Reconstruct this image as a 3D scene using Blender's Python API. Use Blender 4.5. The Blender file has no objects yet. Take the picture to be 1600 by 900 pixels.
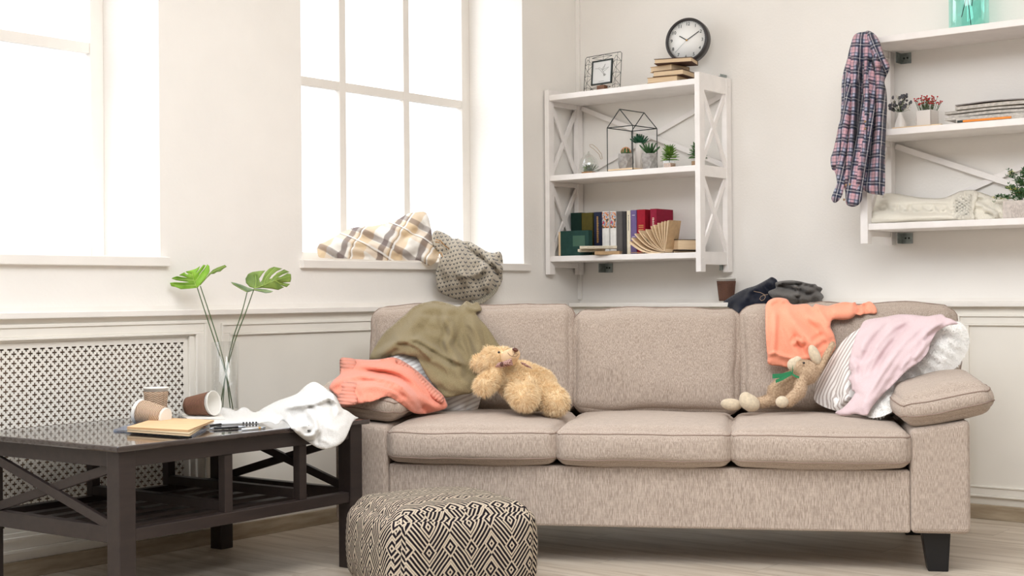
import bpy, math, random
import numpy as np
from mathutils import Matrix, Vector, noise, geometry
random.seed(7)
C = bpy.context.scene.collection
SC = bpy.context.scene
PI = math.pi
# ---------------------------------------------------------------- camera
FPX, ROLL, PITCH, YAW, CAMZ = 2222.0, -0.00777, -0.00407, 0.67387, 0.92
def _rot():
    cy, sy = math.cos(YAW), math.sin(YAW); cp, sp = math.cos(PITCH), math.sin(PITCH); cr, sr = math.cos(ROLL), math.sin(ROLL)
    Ry = np.array([[cy, 0, sy], [0, 1, 0], [-sy, 0, cy]]); Rx = np.array([[1, 0, 0], [0, cp, -sp], [0, sp, cp]])
    Rz = np.array([[cr, -sr, 0], [sr, cr, 0], [0, 0, 1]])
    return Rz @ Rx @ Ry
RM = _rot()
cam = bpy.data.cameras.new('camera'); camo = bpy.data.objects.new('camera', cam); C.objects.link(camo)
cam.sensor_width = 36; cam.lens = 36*FPX/1600; cam.clip_start = .05; cam.clip_end = 100
_r = lambda v, s: Vector((v[0]*s, v[2]*s, -v[1]*s))
cols = [_r(RM[0], 1), _r(RM[1], -1), _r(RM[2], -1)]
mw = Matrix.Identity(4)
for i in range(3):
    for j in range(3): mw[j][i] = cols[i][j]
mw[2][3] = CAMZ
camo.matrix_world = mw
SC.camera = camo
# ---------------------------------------------------------------- world, light, exposure
w = bpy.data.worlds.new('world'); SC.world = w; w.use_nodes = True
nt = w.node_tree; bg = nt.nodes['Background']
_tc = nt.nodes.new('ShaderNodeTexCoord'); _sx = nt.nodes.new('ShaderNodeSeparateXYZ'); nt.links.new(_tc.outputs['Generated'], _sx.inputs[0])
_mr = nt.nodes.new('ShaderNodeMapRange'); nt.links.new(_sx.outputs[2], _mr.inputs[0])
for _i, _v in ((1, -.02), (2, .75), (3, .3), (4, 4.2)): _mr.inputs[_i].default_value = _v      # dim near the ground, bright overhead
_wx = nt.nodes.new('ShaderNodeMapRange'); nt.links.new(_sx.outputs[0], _wx.inputs[0])
for _i, _v in ((1, -.25), (2, -.6), (3, 0), (4, 1.0)): _wx.inputs[_i].default_value = _v          # white overcast sky outside the windows
_ad = nt.nodes.new('ShaderNodeMath'); _ad.operation = 'ADD'; nt.links.new(_mr.outputs[0], _ad.inputs[0]); nt.links.new(_wx.outputs[0], _ad.inputs[1])
nt.links.new(_ad.outputs[0], bg.inputs[1]); bg.inputs[0].default_value = (.93, .975, 1.04, 1)
def area(name, loc, target, size, power, col, sizey=None):
    l = bpy.data.lights.new(name, 'AREA'); l.energy = power; l.size = size; l.color = col
    if sizey: l.shape = 'RECTANGLE'; l.size_y = sizey
    o = bpy.data.objects.new(name, l); C.objects.link(o); o.location = loc
    o.rotation_euler = (Vector(target)-Vector(loc)).to_track_quat('-Z', 'Y').to_euler(); return o
area('added_overhead_light', (-1.7, 3.0, 3.0), (-2.5, 4.4, .5), 2.0, 82, (.97, .985, 1))  # added key light overhead, no real fixture; lights seats more than the sofa front
area('window_light', (-5.3, 4.6, 2.3), (-3.0, 4.4, .9), 1.8, 14, (1, .985, .96))
SC.view_settings.view_transform = 'Standard'; SC.view_settings.look = 'None'
SC.view_settings.gamma = 1; SC.view_settings.use_curve_mapping = False
SC.view_settings.exposure = 0.2
# ---------------------------------------------------------------- pixel -> place helpers
XL, YB = -4.18, 5.774                         # left wall plane, back wall plane
F = np.array([-3.575, 3.481, 0.]); TH = math.radians(28.91)  # sofa front left corner and heading
U = np.array([math.cos(TH), math.sin(TH), 0]); B = np.array([-math.sin(TH), math.cos(TH), 0]); Zv = np.array([0, 0, 1.])
CP = np.array([0, 0, CAMZ])
def rays(P):
    P = np.atleast_2d(np.asarray(P, float))
    c = np.stack([(P[:, 0]-800)/FPX, (P[:, 1]-450)/FPX, np.ones(len(P))], 1)
    d = c @ RM
    return np.stack([d[:, 0], d[:, 2], -d[:, 1]], 1)
def hitp(P, O, N, t):                         # ray / plane(O + t N, N)
    d = rays(P); t = np.broadcast_to(t, (len(d),))
    k = ((O[None]+t[:, None]*N[None]-CP) @ N)/(d @ N) if False else (((O-CP) @ N)+t)/(d @ N)
    return CP+d*k[:, None]
SOFA = (F, B); WALLB = (np.array([0, YB, 0.]), np.array([0, 1., 0])); WALLL = (np.array([XL, 0, 0.]), np.array([-1., 0, 0]))
def at(px, py, t, frame=SOFA): return hitp([(px, py)], frame[0], frame[1], t)[0]
def atz(px, py, z): d = rays([(px, py)])[0]; return CP+d*((z-CAMZ)/d[2])
def S(s, t, z): return F+s*U+t*B+z*Zv
# ---------------------------------------------------------------- mesh builder
class MB:
    def __init__(s): s.v = []; s.f = []; s.m = []; s.uv = None; s.sm = []
    def add(s, V, Fc, m=0, smooth=False):
        o = len(s.v); s.v += [tuple(map(float, p)) for p in V]
        for f in Fc: s.f.append(tuple(int(i)+o for i in f)); s.m.append(m); s.sm.append(smooth)
        return s
    def box(s, a, b, m=0, X=None):
        x0, y0, z0 = a; x1, y1, z1 = b
        V = [(x0, y0, z0), (x1, y0, z0), (x1, y1, z0), (x0, y1, z0), (x0, y0, z1), (x1, y0, z1), (x1, y1, z1), (x0, y1, z1)]
        if X is not None: V = [X @ Vector(p) for p in V]
        return s.add(V, [(0, 3, 2, 1), (4, 5, 6, 7), (0, 1, 5, 4), (1, 2, 6, 5), (2, 3, 7, 6), (3, 0, 4, 7)], m)
    def bar(s, p, q, w, h, up=(0, 0, 1), m=0):   # rectangular bar p->q, w sideways, h along up
        p, q = Vector(p), Vector(q); d = (q-p).normalized(); up = Vector(up)
        sd = d.cross(up); sd = sd.normalized() if sd.length > 1e-6 else Vector((1, 0, 0)); u2 = sd.cross(d).normalized()
        V = [e+sd*a*w/2+u2*c*h/2 for e in (p, q) for a, c in ((-1, -1), (1, -1), (1, 1), (-1, 1))]
        return s.add(V, [(0, 1, 2, 3), (7, 6, 5, 4), (0, 4, 5, 1), (1, 5, 6, 2), (2, 6, 7, 3), (3, 7, 4, 0)], m)
    def tube(s, pts, r, n=8, closed=False, m=0, cap=True):
        pts = [Vector(p) for p in pts]; N = len(pts); rr = r if hasattr(r, '__len__') else [r]*N
        V = []; prev = None
        for i, p in enumerate(pts):
            a = pts[(i-1) % N] if (closed or i > 0) else p; b = pts[(i+1) % N] if (closed or i < N-1) else p
            d = (b-a); d = d.normalized() if d.length > 1e-9 else Vector((0, 0, 1))
            if prev is None:
                x = d.orthogonal().normalized()
            else:
                x = prev-d*prev.dot(d); x = x.normalized() if x.length > 1e-6 else d.orthogonal().normalized()
            prev = x; y = d.cross(x)
            V += [p+(x*math.cos(2*PI*k/n)+y*math.sin(2*PI*k/n))*rr[i] for k in range(n)]
        Fc = []
        for i in range(N if closed else N-1):
            for k in range(n):
                a = i*n+k; b = i*n+(k+1) % n; c = ((i+1) % N)*n+(k+1) % n; d = ((i+1) % N)*n+k
                Fc.append((a, b, c, d))
        if not closed and cap: Fc += [tuple(range(n))[::-1], tuple((N-1)*n+k for k in range(n))]
        return s.add(V, Fc, m, True)
    def lathe(s, prof, n=24, X=None, m=0, smooth=True, cx=0, cy=0, cap=True):
        V = []; Fc = []; k = len(prof)
        for r, z in prof:
            for i in range(n):
                a = 2*PI*i/n; p = Vector((cx+r*math.cos(a), cy+r*math.sin(a), z)); V.append(X @ p if X is not None else p)
        for j in range(k-1):
            for i in range(n): Fc.append((j*n+i, j*n+(i+1) % n, (j+1)*n+(i+1) % n, (j+1)*n+i))
        if cap and prof[0][0] > 1e-5: Fc.append(tuple(range(n))[::-1])
        if cap and prof[-1][0] > 1e-5: Fc.append(tuple((k-1)*n+i for i in range(n)))
        return s.add(V, Fc, m, smooth)
    def ell(s, c, r, n=16, R=None, m=0):
        V = []; Fc = []; k = n//2
        for j in range(1, k):
            ph = PI*j/k
            for i in range(n):
                p = Vector((r[0]*math.sin(ph)*math.cos(2*PI*i/n), r[1]*math.sin(ph)*math.sin(2*PI*i/n), r[2]*math.cos(ph)))
                V.append((R @ p if R is not None else p)+Vector(c))
        t = Vector((0, 0, r[2])); b = -t
        V.append((R @ t if R is not None else t)+Vector(c)); V.append((R @ b if R is not None else b)+Vector(c))
        T = len(V)-2; Bt = len(V)-1
        for j in range(k-2):
            for i in range(n): Fc.append((j*n+i, (j+1)*n+i, (j+1)*n+(i+1) % n, j*n+(i+1) % n))
        for i in range(n): Fc.append((T, i, (i+1) % n)); Fc.append((Bt, (k-2)*n+(i+1) % n, (k-2)*n+i))
        return s.add(V, Fc, m, True)
    def build(s, name, mats, parent=None, world=True, bevel=0, label=None, smooth=None, solid=0, subs=0):
        mats = mats if isinstance(mats, (list, tuple)) else [mats]
        V = np.array(s.v, float)
        loc = Vector((0, 0, 0))
        if parent is None:
            if world and len(V):
                mn, mx = V.min(0), V.max(0); loc = Vector(((mn[0]+mx[0])/2, (mn[1]+mx[1])/2, mn[2])); V = V-np.array(loc)
        elif world:
            Mi = np.array(wm(parent).inverted()); V = V @ Mi[:3, :3].T+Mi[:3, 3]
        me = bpy.data.meshes.new(name); me.from_pydata(V.tolist(), [], s.f); 
        for x in mats: me.materials.append(x)
        me.polygons.foreach_set('material_index', s.m)
        me.polygons.foreach_set('use_smooth', [bool(x) for x in s.sm] if smooth is None else [smooth]*len(s.f))
        if s.uv is not None:
            uvl = me.uv_layers.new(name='UVMap'); li = np.zeros(len(me.loops), int); me.loops.foreach_get('vertex_index', li)
            uvl.data.foreach_set('uv', np.asarray(s.uv, float)[li].ravel())
        me.update(); me.validate()
        o = bpy.data.objects.new(name, me); C.objects.link(o); o.location = loc
        if parent is not None: o.parent = parent
        if bevel:
            b = o.modifiers.new('bevel', 'BEVEL'); b.width = bevel; b.segments = 2; b.limit_method = 'ANGLE'; b.angle_limit = math.radians(40)
        if solid:
            b = o.modifiers.new('solid', 'SOLIDIFY'); b.thickness = abs(solid); b.offset = -1 if solid > 0 else 1
        if subs:
            b = o.modifiers.new('sub', 'SUBSURF'); b.levels = subs; b.render_levels = subs
        if label: o['label'] = label
        return o
def wm(o):
    m = o.matrix_basis.copy()
    while o.parent: o = o.parent; m = o.matrix_basis @ m
    return m
def tag(o, label, cat, group=None, kind=None):
    o['label'] = label; o['category'] = cat
    if group: o['group'] = group
    if kind: o['kind'] = kind
    return o
def thing(name, label, cat, loc, rz=0, group=None):
    o = bpy.data.objects.new(name, None); C.objects.link(o); o.empty_display_size = .05
    o.location = loc; o.rotation_euler = (0, 0, rz); return tag(o, label, cat, group)
def struct(name, mb, m, bevel=0, label=None):
    o = mb.build(name, m, bevel=bevel); o['kind'] = 'structure'
    if label: o['label'] = label
    return o
def dup(r, loc, rz=None, label=None, group=None):
    c = r.copy(); C.objects.link(c); c.location = loc
    if rz is not None: c.rotation_euler[2] = rz
    if label: c['label'] = label
    if group: c['group'] = group
    for ch in list(r.children):
        d = ch.copy(); C.objects.link(d); d.parent = c
        for g in list(ch.children):
            e = g.copy(); C.objects.link(e); e.parent = d
    return c
# ---------------------------------------------------------------- materials
def lin(c):
    return tuple((x/255/12.92 if x/255 <= .04045 else ((x/255+.055)/1.055)**2.4) for x in c)+(1,)
class G:
    def __init__(s, name):
        s.mat = bpy.data.materials.new(name); s.mat.use_nodes = True; s.nt = s.mat.node_tree
        s.b = s.nt.nodes['Principled BSDF']; s.out = s.nt.nodes['Material Output']; s._tc = None
    def n(s, t): return s.nt.nodes.new(t)
    def l(s, a, b): s.nt.links.new(a, b)
    def tc(s, k='Object'):
        if s._tc is None: s._tc = s.n('ShaderNodeTexCoord')
        return s._tc.outputs[k]
    def put(s, sock, v):
        if hasattr(v, 'links') or isinstance(v, bpy.types.NodeSocket): s.l(v, sock)
        else: sock.default_value = v
    def m(s, op, a, b=0, c=0):
        x = s.n('ShaderNodeMath'); x.operation = op
        s.put(x.inputs[0], a); s.put(x.inputs[1], b)
        if op in ('MULTIPLY_ADD', 'COMPARE', 'PINGPONG', 'SMOOTH_MIN'): s.put(x.inputs[2], c)
        return x.outputs[0]
    def xyz(s, v):
        x = s.n('ShaderNodeSeparateXYZ'); s.l(v, x.inputs[0]); return x.outputs
    def comb(s, a, b, c=0):
        x = s.n('ShaderNodeCombineXYZ'); s.put(x.inputs[0], a); s.put(x.inputs[1], b); s.put(x.inputs[2], c); return x.outputs[0]
    def map(s, v, sc=(1, 1, 1), rot=(0, 0, 0)):
        x = s.n('ShaderNodeMapping'); s.l(v, x.inputs[0]); x.inputs['Scale'].default_value = sc; x.inputs['Rotation'].default_value = rot; return x.outputs[0]
    def noise(s, v, scale, detail=3, rough=.5, col=False):
        x = s.n('ShaderNodeTexNoise'); s.l(v, x.inputs['Vector']); x.inputs['Scale'].default_value = scale
        x.inputs['Detail'].default_value = detail; x.inputs['Roughness'].default_value = rough
        return x.outputs['Color' if col else 'Fac']
    def mix(s, f, a, b, mode='MIX'):
        x = s.n('ShaderNodeMix'); x.data_type = 'RGBA'; x.blend_type = mode; s.put(x.inputs[0], f)
        s.put(x.inputs[6], a); s.put(x.inputs[7], b); return x.outputs[2]
    def ramp(s, f, stops):
        x = s.n('ShaderNodeValToRGB'); s.l(f, x.inputs[0]); e = x.color_ramp.elements
        while len(e) < len(stops): e.new(.5)
        for q, (p, c) in zip(e, stops): q.position = p; q.color = c
        return x.outputs[0]
    def bump(s, h, dist=.001, st=1.0):
        x = s.n('ShaderNodeBump'); s.l(h, x.inputs['Height']); x.inputs['Distance'].default_value = dist; x.inputs['Strength'].default_value = st
        s.l(x.outputs[0], s.b.inputs['Normal']); return x
    def fin(s, col=None, rough=.6, spec=.5, metal=0, sheen=0, coat=0):
        if col is not None: s.put(s.b.inputs['Base Color'], col)
        s.b.inputs['Roughness'].default_value = rough; s.b.inputs['Specular IOR Level'].default_value = spec
        s.b.inputs['Metallic'].default_value = metal; s.b.inputs['Sheen Weight'].default_value = sheen; s.b.inputs['Coat Weight'].default_value = coat
        return s.mat
def plain(name, c, rough=.5, spec=.5, metal=0, var=.04, scale=20, bump=0, bscale=200, sheen=0, coat=0):
    g = G(name); c = lin(c); n = g.noise(g.tc(), scale, 4)
    d = tuple(max(0, x*(1-var*2)) for x in c[:3])+(1,); e = tuple(min(1, x*(1+var*2)) for x in c[:3])+(1,)
    col = g.ramp(n, [(.3, d), (.7, e)])
    if bump: g.bump(g.noise(g.tc(), bscale, 3), bump)
    return g.fin(col, rough, spec, metal, sheen, coat)
def fabric(name, c, c2=None, fine=900, stretch=.25, bump=.0006, var=.12, rough=.95, sheen=.15, blotch=.04, uv=False):
    g = G(name); c = lin(c); c2 = lin(c2) if c2 else tuple(x*(1-2*var) for x in c[:3])+(1,)
    v = g.tc()
    n = g.noise(g.map(v, (1, 1, stretch)), fine, 2, .6); n2 = g.noise(g.map(v, (stretch, stretch, 1)), fine*.8, 2, .6)
    h = g.m('ADD', g.m('MULTIPLY', n, .85), g.m('MULTIPLY', n2, .15))
    col = g.ramp(h, [(.38, c2), (.62, c)])
    bl = g.noise(v, 7, 3); col = g.mix(g.m('MULTIPLY', bl, blotch*2), col, c2)
    g.bump(h, bump)
    return g.fin(col, rough, .2, 0, sheen)
def stripes(g, u, period, duty, off=0, soft=.03):
    """1 inside the stripe, 0 outside"""
    f = g.m('FRACT', g.m('ADD', g.m('DIVIDE', u, period), off))
    a = g.m('ABSOLUTE', g.m('SUBTRACT', f, .5))
    x = g.m('MULTIPLY', g.m('SUBTRACT', duty/2, a), 1/soft); x = g.m('MINIMUM', g.m('MAXIMUM', g.m('ADD', x, .5), 0), 1)
    return x
def plaid(name, base, bands, rough=.95, fine=700, nz=.15):
    """bands: (axis, period m, duty, offset, colour, alpha) on the UV map in metres"""
    g = G(name); o = g.xyz(g.tc('UV')); col = lin(base)
    for ax, per, duty, off, c, al in bands:
        msk = g.m('MULTIPLY', stripes(g, o[ax], per, duty, off), al); col = g.mix(msk, col, lin(c))
    n = g.noise(g.tc(), fine, 2); col = g.mix(g.m('MULTIPLY', n, nz), col, (1, 1, 1, 1), 'OVERLAY'); g.bump(n, .0006)
    return g.fin(col, rough, .2, 0, .1)
def glass(name, tint=(1, 1, 1), gl=.08, rough=.02, alpha=1):
    g = G(name); t = g.n('ShaderNodeBsdfTransparent'); t.inputs[0].default_value = (*tint, 1)
    k = g.n('ShaderNodeBsdfGlossy'); k.inputs['Roughness'].default_value = rough; k.inputs[0].default_value = (1, 1, 1, 1)
    mx = g.n('ShaderNodeMixShader'); lw = g.n('ShaderNodeLayerWeight'); lw.inputs[0].default_value = .35
    g.l(g.m('ADD', g.m('MULTIPLY', lw.outputs['Facing'], .45), gl), mx.inputs[0]); g.l(t.outputs[0], mx.inputs[1]); g.l(k.outputs[0], mx.inputs[2])
    g.l(mx.outputs[0], g.out.inputs[0]); return g.mat
m_wall = plain('wall_paint', (244, 240, 234), .75, .25, var=.012, scale=3, bump=.0008, bscale=90)
m_white = plain('white_woodwork', (241, 236, 229), .45, .4, var=.015, scale=6)
m_shelf = plain('white_shelf_paint', (246, 241, 237), .5, .35, var=.02, scale=14, bump=.0004, bscale=60)
m_panel = plain('panel_paint', (241, 236, 226), .5, .35, var=.012, scale=4)
m_steel = plain('zinc_steel', (150, 158, 156), .4, .5, metal=.8, var=.1, scale=60)
m_black = plain('black_metal', (28, 40, 38), .5, .5, var=.05)
m_sofa = fabric('sofa_weave', (200, 184, 170), (154, 138, 125), 620, .08, .0006)
m_sofaseam = plain('sofa_seam_thread', (150, 130, 118), .9, .2)
m_leg = plain('black_leg_wood', (22, 21, 22), .4, .4)
def wood(name, c1, c2, sc=(1, 12, 12), k=3, rough=.4, spec=.4, coat=0, bump=.0003):
    g = G(name); v = g.map(g.tc(), sc); n = g.noise(v, k, 6, .6)
    col = g.ramp(n, [(.3, lin(c1)), (.7, lin(c2))]); g.bump(n, bump); return g.fin(col, rough, spec, 0, 0, coat)
m_table = wood('espresso_wood', (40, 32, 30), (52, 42, 38), (12, 1.5, 12), 3, .42, .4)
m_tabletop = wood('espresso_top_lacquer', (44, 35, 33), (54, 43, 40), (12, 1, 12), 3, .12, .6, .6)
m_far = plain('unseen_wall_dark_grey', (112, 104, 96), .8, .2)  # dark tone chosen to cut light bouncing onto the sofa front
def floor_mat():
    g = G('grey_oak_laminate'); v = g.tc(); o = g.xyz(v)
    row = g.m('FLOOR', g.m('DIVIDE', o[1], .19))
    sh = g.m('MULTIPLY', g.m('FRACT', g.m('MULTIPLY', row, .618)), 1.3)
    u = g.m('ADD', o[0], sh); plank = g.m('FLOOR', g.m('DIVIDE', u, 1.3))
    idn = g.m('FRACT', g.m('MULTIPLY', g.m('SINE', g.m('ADD', g.m('MULTIPLY', row, 12.9), g.m('MULTIPLY', plank, 78.2))), 437.5))
    vv = g.comb(g.m('ADD', g.m('MULTIPLY', u, 1.1), g.m('MULTIPLY', idn, 9)), g.m('MULTIPLY', o[1], 14), 0)
    n = g.noise(vv, 1.6, 6, .62); n2 = g.noise(v, 1.1, 2)
    col = g.ramp(n, [(.28, lin((158, 140, 120))), (.5, lin((196, 183, 166))), (.72, lin((214, 203, 189)))])
    col = g.mix(g.m('MULTIPLY', idn, .22), col, lin((170, 155, 138)))
    gy = g.m('ABSOLUTE', g.m('SUBTRACT', g.m('FRACT', g.m('DIVIDE', o[1], .19)), .5)); gx = g.m('ABSOLUTE', g.m('SUBTRACT', g.m('FRACT', g.m('DIVIDE', u, 1.3)), .5))
    ln = g.m('MAXIMUM', g.m('GREATER_THAN', gy, .493), g.m('GREATER_THAN', gx, .4988))
    col = g.mix(g.m('MULTIPLY', ln, .45), col, lin((110, 95, 80)))
    g.bump(n, .0004); return g.fin(col, .42, .4)
m_floor = floor_mat()
m_skirt = wood('oak_skirting', (150, 132, 108), (188, 172, 148), (2, 2, 16), 2.5, .5)
# ================================================================= ROOM
WT = .36
O1 = (1.6, 3.208); O2 = (3.9, 5.327); ZS = 1.03; ZT = 2.75; ZC = 3.1; Y0 = .6
# the wall round the window openings and the radiator niche
mb = MB()
NY = (1.3, 3.335); NZ = (.145, .78)
for y0, y1, z0, z1 in ((Y0, O1[0], NZ[1], ZC), (O1[0], O1[1], NZ[1], ZS), (O1[0], O1[1], ZT, ZC), (O1[1], O2[0], NZ[1], ZC), (O2[0], O2[1], NZ[1], ZS), (O2[0], O2[1], ZT, ZC), (O2[1], YB+.2, NZ[1], ZC),
                       (Y0, YB+.2, 0, NZ[0]), (Y0, NY[0], NZ[0], NZ[1]), (NY[1], YB+.2, NZ[0], NZ[1])):
    mb.box((XL-WT, y0, z0), (XL, y1, z1))
mb.box((XL-WT, NY[0], NZ[0]), (XL-.14, NY[1], NZ[1]))
struct('wall_left', mb, m_wall)
struct('wall_back', MB().box((XL, YB, 0), (1.2, YB+.2, ZC)), m_wall)
struct('floor', MB().box((XL-WT, -1.5, -.05), (3.0, YB+.2, 0)), m_floor)
struct('ceiling', MB().box((XL-WT, 1.5, ZC), (1.2, YB+.2, ZC+.05)), m_wall)
struct('wall_unseen_right', MB().box((1.9, -1.6, 0), (2.1, YB+.2, ZC)), m_far)  # unseen wall, added to block low light from the right
struct('wall_unseen_front', MB().box((XL-WT, -1.8, 0), (2.1, -1.6, ZC)), m_far)  # unseen wall behind the camera, added to block low frontal light
# window sills
for nm, (a, b) in (('trim_1', O1), ('trim_2', O2)):
    struct(nm, MB().box((XL-WT+.03, a-.015, ZS-.002), (XL+.022, b+.03 if nm == 'trim_2' else b+.03, 1.062)), m_white, .003, 'white window sill board')
# windows
XF = -4.51
m_glass = glass('window_glass', (1, 1, 1), .01)
def window(n, a, b, muls, trans, lab):
    root = thing('window_%d' % n, lab, 'window', (XF, (a+b)/2, 1.062)); root['kind'] = 'structure'
    fr = MB(); z0, z1 = 1.062, ZT
    fr.box((XF-.04, a, z0), (XF, a+.058, z1)); fr.box((XF-.04, b-.057, z0), (XF, b, z1)); fr.box((XF-.04, a+.058, z0), (XF, b-.057, z0+.045)); fr.box((XF-.04, a+.058, z1-.05), (XF, b-.057, z1))
    fr.build('window_frame', m_white, root, bevel=.003)
    for y in muls: MB().box((XF-.035, y-.02, z0+.045), (XF-.004, y+.02, z1-.05)).build('mullion', m_white, root, bevel=.003)
    ys = [a+.058]+[v for y in muls for v in (y-.02, y+.02)]+[b-.057]
    for t in trans:
        mt = MB()
        for i in range(0, len(ys), 2): mt.box((XF-.034, ys[i], t-.02), (XF-.005, ys[i+1], t+.02))
        mt.build('transom', m_white, root, bevel=.003)
    MB().box((XF-.022, a+.03, z0+.02), (XF-.018, b-.03, z1-.03)).build('pane', m_glass, root)
window(1, O1[0], O1[1], [2.738, 2.36, 1.98], [1.845], 'white divided window nearest the left edge, over the radiator screen')
window(2, O2[0], O2[1], [4.047, 4.462, 4.877], [1.845], 'white divided window with blanket and knitwear lying on its sill')
# dado ledge left wall
struct('trim_3', MB().box((XL, Y0, .868), (XL+.006, YB, .887)), m_white, 0)
struct('trim_4', MB().box((XL, Y0, .85), (XL+.035, YB-.14, .872)), m_white, .003)
struct('trim_5', MB().box((XL, YB-.006, .868), (1.2, YB, .888)), m_white, 0)
struct('trim_6', MB().box((XL+.035, YB-.14, .853), (1.2, YB-.006, .873)), m_white, .003)
# corner conduit strip
struct('trim_7', MB().box((XL+.0, YB-.016, .888), (XL+.02, YB, ZC)), m_wall, .002)
# skirting boards
struct('baseboard_left', MB().box((XL, Y0, 0), (XL+.018, YB-.1, .058)), m_skirt, .002)
struct('baseboard_back', MB().box((XL+.02, YB-.13, 0), (1.2, YB-.112, .058)), m_skirt, .002)
# panelling frames
def frame_rect(mb, axis, base, a0, a1, z0, z1, steps):
    """nested mouldings: steps = list of (inset, width, proud)"""
    for ins, wd, pr in steps:
        A0, A1, Z0, Z1 = a0+ins, a1-ins, z0+ins, z1-ins
        for (p0, p1, q0, q1) in ((A0, A1, Z1-wd, Z1), (A0, A1, Z0, Z0+wd), (A0, A0+wd, Z0+wd, Z1-wd), (A1-wd, A1, Z0+wd, Z1-wd)):
            if axis == 'x': mb.box((base, p0, q0), (base+pr, p1, q1))
            else: mb.box((p0, base-pr, q0), (p1, base, q1))
mb = MB(); mb.box((XL, Y0, .058), (XL+.008, 1.3, .85)); mb.box((XL, NY[1], .058), (XL+.008, YB-.14, .85)); mb.box((XL, 1.3, .78), (XL+.008, NY[1], .85)); mb.box((XL, 1.3, .058), (XL+.008, NY[1], .145))
struct('trim_8', mb, m_panel, .001)
mb = MB()
frame_rect(mb, 'x', XL+.008, NY[0]-.07, NY[1]+.07, .085, .832, [(0, .012, .012), (.012, .03, .007), (.042, .01, .012)])
struct('trim_9', mb, m_panel, .002)
mb = MB(); frame_rect(mb, 'x', XL+.008, 3.475, 5.5, .1, .82, [(0, .01, .011), (.01, .03, .006), (.04, .008, .01)])
struct('trim_10', mb, m_panel, .002)
# back wall panel run (shallow built in cupboards under the ledge)
struct('trim_11', MB().box((XL+.03, YB-.112, .058), (1.2, YB, .853)), m_panel)
mb = MB()
for a0 in (-4.05, -3.18, -2.195, -1.21, -.225):
    a1 = a0+(.80 if a0 < -3.9 else .9)
    frame_rect(mb, 'y', YB-.112, a0, a1, .088, .822, [(0, .009, .012), (.009, .028, .006), (.037, .008, .010)])
struct('trim_12', mb, m_panel, .002)
# radiator screen: plate with cross shaped openings, in the niche
def grille():
    P = .0304; a = .088; b = .295
    root = thing('radiator_screen', 'cream radiator screen with cross shaped holes in the left wall panelling', 'radiator screen', (XL, (NY[0]+NY[1])/2, NZ[0]))
    ys, zs = NY[0]+.03, NZ[0]+.012; ny = int((NY[1]-.02-ys)/P); nz = int((NZ[1]-.012-zs)/P)
    off = [0, a, .5-b, b, .5-a]
    def cuts(n): return [k*.5+o for k in range(2*n) for o in off]+[float(n)]
    cy, cz = cuts(ny), cuts(nz)
    y1 = NY[1]-.008; sh = y1-.008-(ys+ny*P); ys += sh
    mb = MB(); V = [(XL-.002, ys+u*P, zs+v*P) for v in cz for u in cy]; W = len(cy); Fc = []
    for j in range(len(cz)-1):
        vm = (cz[j]+cz[j+1])/2
        for i in range(W-1):
            um = (cy[i]+cy[i+1])/2; hole = False
            for o in (0., .5):
                du = abs((um-o-.0) % 1-.0); du = min(du, 1-du); dv = abs((vm-o) % 1); dv = min(dv, 1-dv)
                if (du < a and dv < b) or (du < b and dv < a): hole = True
            if (um < .5 or um > ny-.35 or vm < .4 or vm > nz-.4): hole = False
            if not hole: Fc.append((j*W+i, j*W+i+1, (j+1)*W+i+1, (j+1)*W+i))
    mb.add(V, Fc)
    mb.box((XL-.005, NY[0], NZ[0]), (XL-.0019, NY[1], zs)); mb.box((XL-.005, NY[0], zs+nz*P), (XL-.0019, NY[1], NZ[1]))
    mb.box((XL-.005, NY[0], zs), (XL-.0019, ys, zs+nz*P)); mb.box((XL-.005, ys+ny*P, zs), (XL-.0019, NY[1], zs+nz*P))
    o = mb.build('screen_plate', m_panel, root); sd = o.modifiers.new('s', 'SOLIDIFY'); sd.thickness = .003; sd.offset = 0
    MB().box((XL-.028, NY[0]+.002, NZ[0]+.002), (XL-.024, NY[1]-.002, NZ[1]-.002)).build('hole_shade_sheet', plain('hole_shade_brown', (150, 128, 110), .95, .1, var=.12, scale=6), root)  # added brown sheet, its colour stands in for the shade behind the holes
    rb = MB()
    y = NY[0]+.12
    while y < NY[1]-.15:
        rb.box((XL-.10, y, NZ[0]+.09), (XL-.06, y+.05, NZ[1]-.1)); y += .062
    rb.box((XL-.09, NY[0]+.1, NZ[0]+.06), (XL-.07, NY[1]-.1, NZ[0]+.1)); rb.box((XL-.09, NY[0]+.1, NZ[1]-.12), (XL-.07, NY[1]-.1, NZ[1]-.08))
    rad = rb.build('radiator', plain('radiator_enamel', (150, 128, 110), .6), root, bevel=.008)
    fr = MB(); frame_rect(fr, 'x', XL, NY[0]-.012, NY[1]+.012, NZ[0]-.012, NZ[1]+.012, [(0, .018, .0105)])
    fr.build('screen_frame', m_panel, root, bevel=.002)
grille()
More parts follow.
